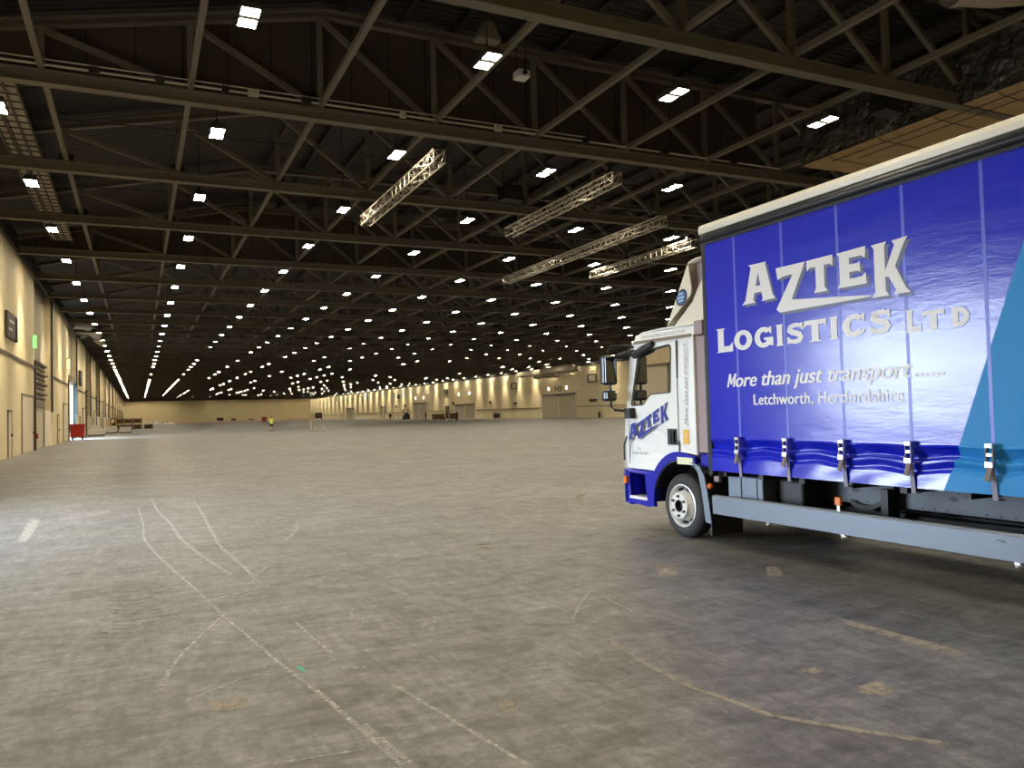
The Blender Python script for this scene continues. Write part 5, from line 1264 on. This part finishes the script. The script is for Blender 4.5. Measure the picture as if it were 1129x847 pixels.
# ------------- wheels
def truck_wheel(y, xo, s, dual=False, dish=False):
    """xo = outer face, s = +1 when inside lies towards +x"""
    m = MB(); w = 0.235
    prof = [(0.235, 0.03), (0.262, 0.012), (0.30, 0.0), (0.345, 0.012), (0.372, 0.035), (0.388, 0.055), (0.39, 0.075)]
    for g in (0.09, 0.12, 0.15): prof += [(0.39, g-0.004), (0.378, g), (0.378, g+0.008), (0.39, g+0.012)]
    prof += [(0.388, 0.19), (0.372, 0.21), (0.33, 0.232), (0.26, 0.225), (0.235, 0.2)]
    m.lathe((xo, y, WZ), 'x', [(r, s*t) for r, t in prof], 48); ty = m.build('tyre', M_RUBBER, T, smooth=True)
    if dual:
        m = MB(); m.lathe((xo+s*0.28, y, WZ), 'x', [(r, s*t) for r, t in prof], 36); m.build('inner_tyre', M_RUBBER, ty, smooth=True)
    m = MB(); m.lathe((xo, y, WZ), 'x', [(r, s*t) for r, t in [(0.255, 0.022), (0.262, 0.005), (0.25, 0.002), (0.236, 0.02), (0.226, 0.07), (0.222, 0.11), (0.21, 0.125)]], 48)
    m.lathe((xo, y, WZ), 'x', [(r, s*t) for r, t in ([(0.222, 0.115), (0.205, 0.11), (0.185, 0.05), (0.165, -0.035), (0.155, -0.045), (0.075, -0.045), (0.07, -0.03)] if not dish else [(0.222, 0.05), (0.2, 0.06), (0.16, 0.15), (0.07, 0.15)])], 48)
    rim = m.build('rim', M_WSTEEL, ty, smooth=True)
    m = MB()
    for k in range(8):
        a = 2*math.pi*(k+0.3)/8; c = Vector((xo+s*(0.083), y+0.205*math.cos(a), WZ+0.205*math.sin(a)))
        m.ball(c, 0.04, 0.034, 0.034, 10, 6)
    m.build('hand_holes', M_BLACK, rim)
    if not dish:
        m = MB()
        for k in range(6):
            a = 2*math.pi*(k+0.5)/6; c = (xo-s*0.045, y+0.118*math.cos(a), WZ+0.118*math.sin(a)); m.lathe(c, 'x', [(0.021, 0), (0.019, -s*0.006), (0.014, -s*0.008), (0.014, -s*0.028), (0, -s*0.03)], 6)
        m.build('wheel_nuts', M_CHASSIS, rim)
        m = MB(); m.lathe((xo, y, WZ), 'x', [(0.074, s*-0.047), (0.066, s*-0.052), (0.062, s*-0.02), (0.05, s*0.01), (0, s*0.01)], 24); m.build('hub_cap', M_BLACK, rim, smooth=True)
truck_wheel(WY, 6.005, 1); truck_wheel(WY, 8.235, -1)
truck_wheel(3.05, 5.93, 1, True, True); truck_wheel(3.05, 8.31, -1, True, True)
m = MB(); m.tube((6.25, WY, WZ), (7.99, WY, WZ), 0.06, 12); m.tube((6.45, 3.05, WZ), (7.8, 3.05, WZ), 0.07, 12); m.ball((7.12, 3.05, WZ), 0.2, 0.22, 0.2); m.build('axles', M_BLACK, T, smooth=True)

# ------------- chassis and side guard
for x in (6.66, 7.5):
    m = MB(); m.box(x, x+0.01, 0.98, 8.9, 0.555, 0.80); m.box(x, x+0.07, 0.98, 8.9, 0.79, 0.80); m.box(x, x+0.07, 0.98, 8.9, 0.555, 0.565); ch = m.build('chassis_rail', M_CHASSIS, T)
    if x < 7:
        m = MB()
        for i in range(46):
            y = 1.1+0.125*i
            for z in (0.755, 0.59):
                if (i*7+int(z*100)) % 5: m.lathe((x, y, z), 'x', [(0.011, -0.001), (0, -0.002)], 8)
        for y in (5.86, 4.78, 3.7): m.add([(x-0.002, y+0.05*math.cos(t), 0.70+0.024*math.sin(t)) for t in [2*math.pi*k/18 for k in range(18)]], [tuple(range(18))])
        m.build('rail_holes', M_BLACK, ch)
m = MB()
for y in (1.2, 2.4, 4.6, 6.0, 7.0): m.box(6.67, 7.5, y, y+0.08, 0.6, 0.79)
m.build('cross_members', M_BLACK, T)
m = MB(); P = arc(4.72, 0.83, 0.38, 180, 360, 16)        # curved hanger plate
P2 = [(u, v) for u, v in arc(5.72, 0.90, 0.34, 185, 300, 12)]
m.add([(6.62, u, v) for u, v in P2]+[(6.62, u, v-0.05) for u, v in P2], [(k, k+1, len(P2)+k+1, len(P2)+k) for k in range(len(P2)-1)]); m.box(6.60, 6.65, 5.36, 5.40, 0.55, 0.84); m.build('spring_hanger', M_BLACK, T, solid=0.02)
m = MB(); m.box(6.12, 6.55, 6.62, 7.18, 0.40, 0.80); bb = m.build('battery_box', M_GUARD, T, bevel=0.015)
m = MB(); m.box(6.112, 6.122, 6.7, 6.715, 0.42, 0.79); m.box(6.112, 6.122, 6.95, 6.965, 0.42, 0.79); m.build('box_ribs', M_CHASSIS, bb)
m = MB(); m.box(6.30, 6.6, 6.22, 6.60, 0.42, 0.79); m.build('void_shade_box', M_BLACK, T, bevel=0.03)  # black box added for the dark void beside the battery box
m = MB(); m.box(6.4, 6.64, 3.4, 3.95, 0.44, 0.72); m.build('toolbox', M_BLACK, T, bevel=0.01)
m = MB(); m.path([(6.75, 7.0, 0.5), (6.8, 5.0, 0.45), (6.9, 3.6, 0.45)], 0.05, 8); m.tube((7.1, 7.4, 0.55), (7.1, 3.2, 0.42), 0.05, 10); m.build('drive_shaft', M_BLACK, T)
m = MB(); m.prism([(XS+0.035, 0.375), (XS+0.03, 0.565), (XS+0.045, 0.585), (XS+0.10, 0.585), (XS+0.10, 0.575), (XS+0.05, 0.565), (XS+0.055, 0.385), (XS+0.10, 0.385), (XS+0.10, 0.375)], lambda u, v, d: (u, d, v), 3.62, 7.20); g = m.build('side_guard', M_GUARD, T)
m = MB(); m.prism([(XE-0.035, 0.375), (XE-0.03, 0.565), (XE-0.045, 0.585), (XE-0.10, 0.585), (XE-0.10, 0.385)], lambda u, v, d: (u, d, v), 3.62, 7.20); m.build('side_guard', M_GUARD, T)
m = MB(); m.prism([(XS+0.035, 0.375), (XS+0.03, 0.565), (XS+0.045, 0.585), (XS+0.10, 0.585), (XS+0.10, 0.385)], lambda u, v, d: (u, d, v), 1.0, 2.5); m.build('side_guard', M_GUARD, T)
m = MB(); m.poly([(3.93,0.545),(3.84,0.545),(3.825,0.505),(3.90,0.52)], lambda u, v: (XS+0.031, u, v)); m.build('guard_marking', M_CHASSIS, g)
for y in (6.36, 5.39, 3.77):
    m = MB(); m.prism([(y-0.03,0.385),(y+0.03,0.385),(y+0.012,0.335),(y-0.012,0.335)], lambda u, v, d: (XS+0.06+d, u, v), 0, 0.03); m.tube((XS+0.06, y, 0.345), (XS+0.06, y-0.05, 0.35), 0.008, 6); m.build('guard_catch', M_CHROME, g)
    m = MB(); m.box(XS+0.10, 6.66, y-0.04, y+0.04, 0.42, 0.48); m.box(6.5, 6.66, y-0.04, y+0.04, 0.42, 0.75); m.build('guard_bracket', M_BLACK, g)
for y in (5.42, 2.2):
    m = MB(); m.box(XS+0.04, XS+0.07, y-0.035, y+0.035, 0.635, 0.715); a_ = m.build('side_marker', M_AMBER, T, bevel=0.008); m = MB(); m.box(XS+0.05, XS+0.065, y-0.015, y+0.015, 0.58, 0.64); m.build('marker_bracket', M_CHROME, a_)
m = MB(); m.path([(6.0, 7.30, 0.80), (6.02, 7.15, 0.815), (6.15, 7.0, 0.80), (6.3, 6.95, 0.79)], 0.012, 6); m.build('air_hose', M_BLACK, T)
m = MB(); m.box(XS+0.1, XE-0.1, 0.9, 0.98, 0.42, 0.55); m.build('rear_underrun_bar', M_GUARD, T, bevel=0.01)
for x in (XS+0.25, XE-0.45):
    m = MB(); m.box(x, x+0.2, 0.87, 0.9, 0.6, 0.75); m.build('tail_lamp', M_RED, T, bevel=0.01)
    m = MB(); m.box(x+0.08, x+0.12, 0.9, 0.98, 0.54, 0.85); m.build('lamp_bracket', M_BLACK, T)
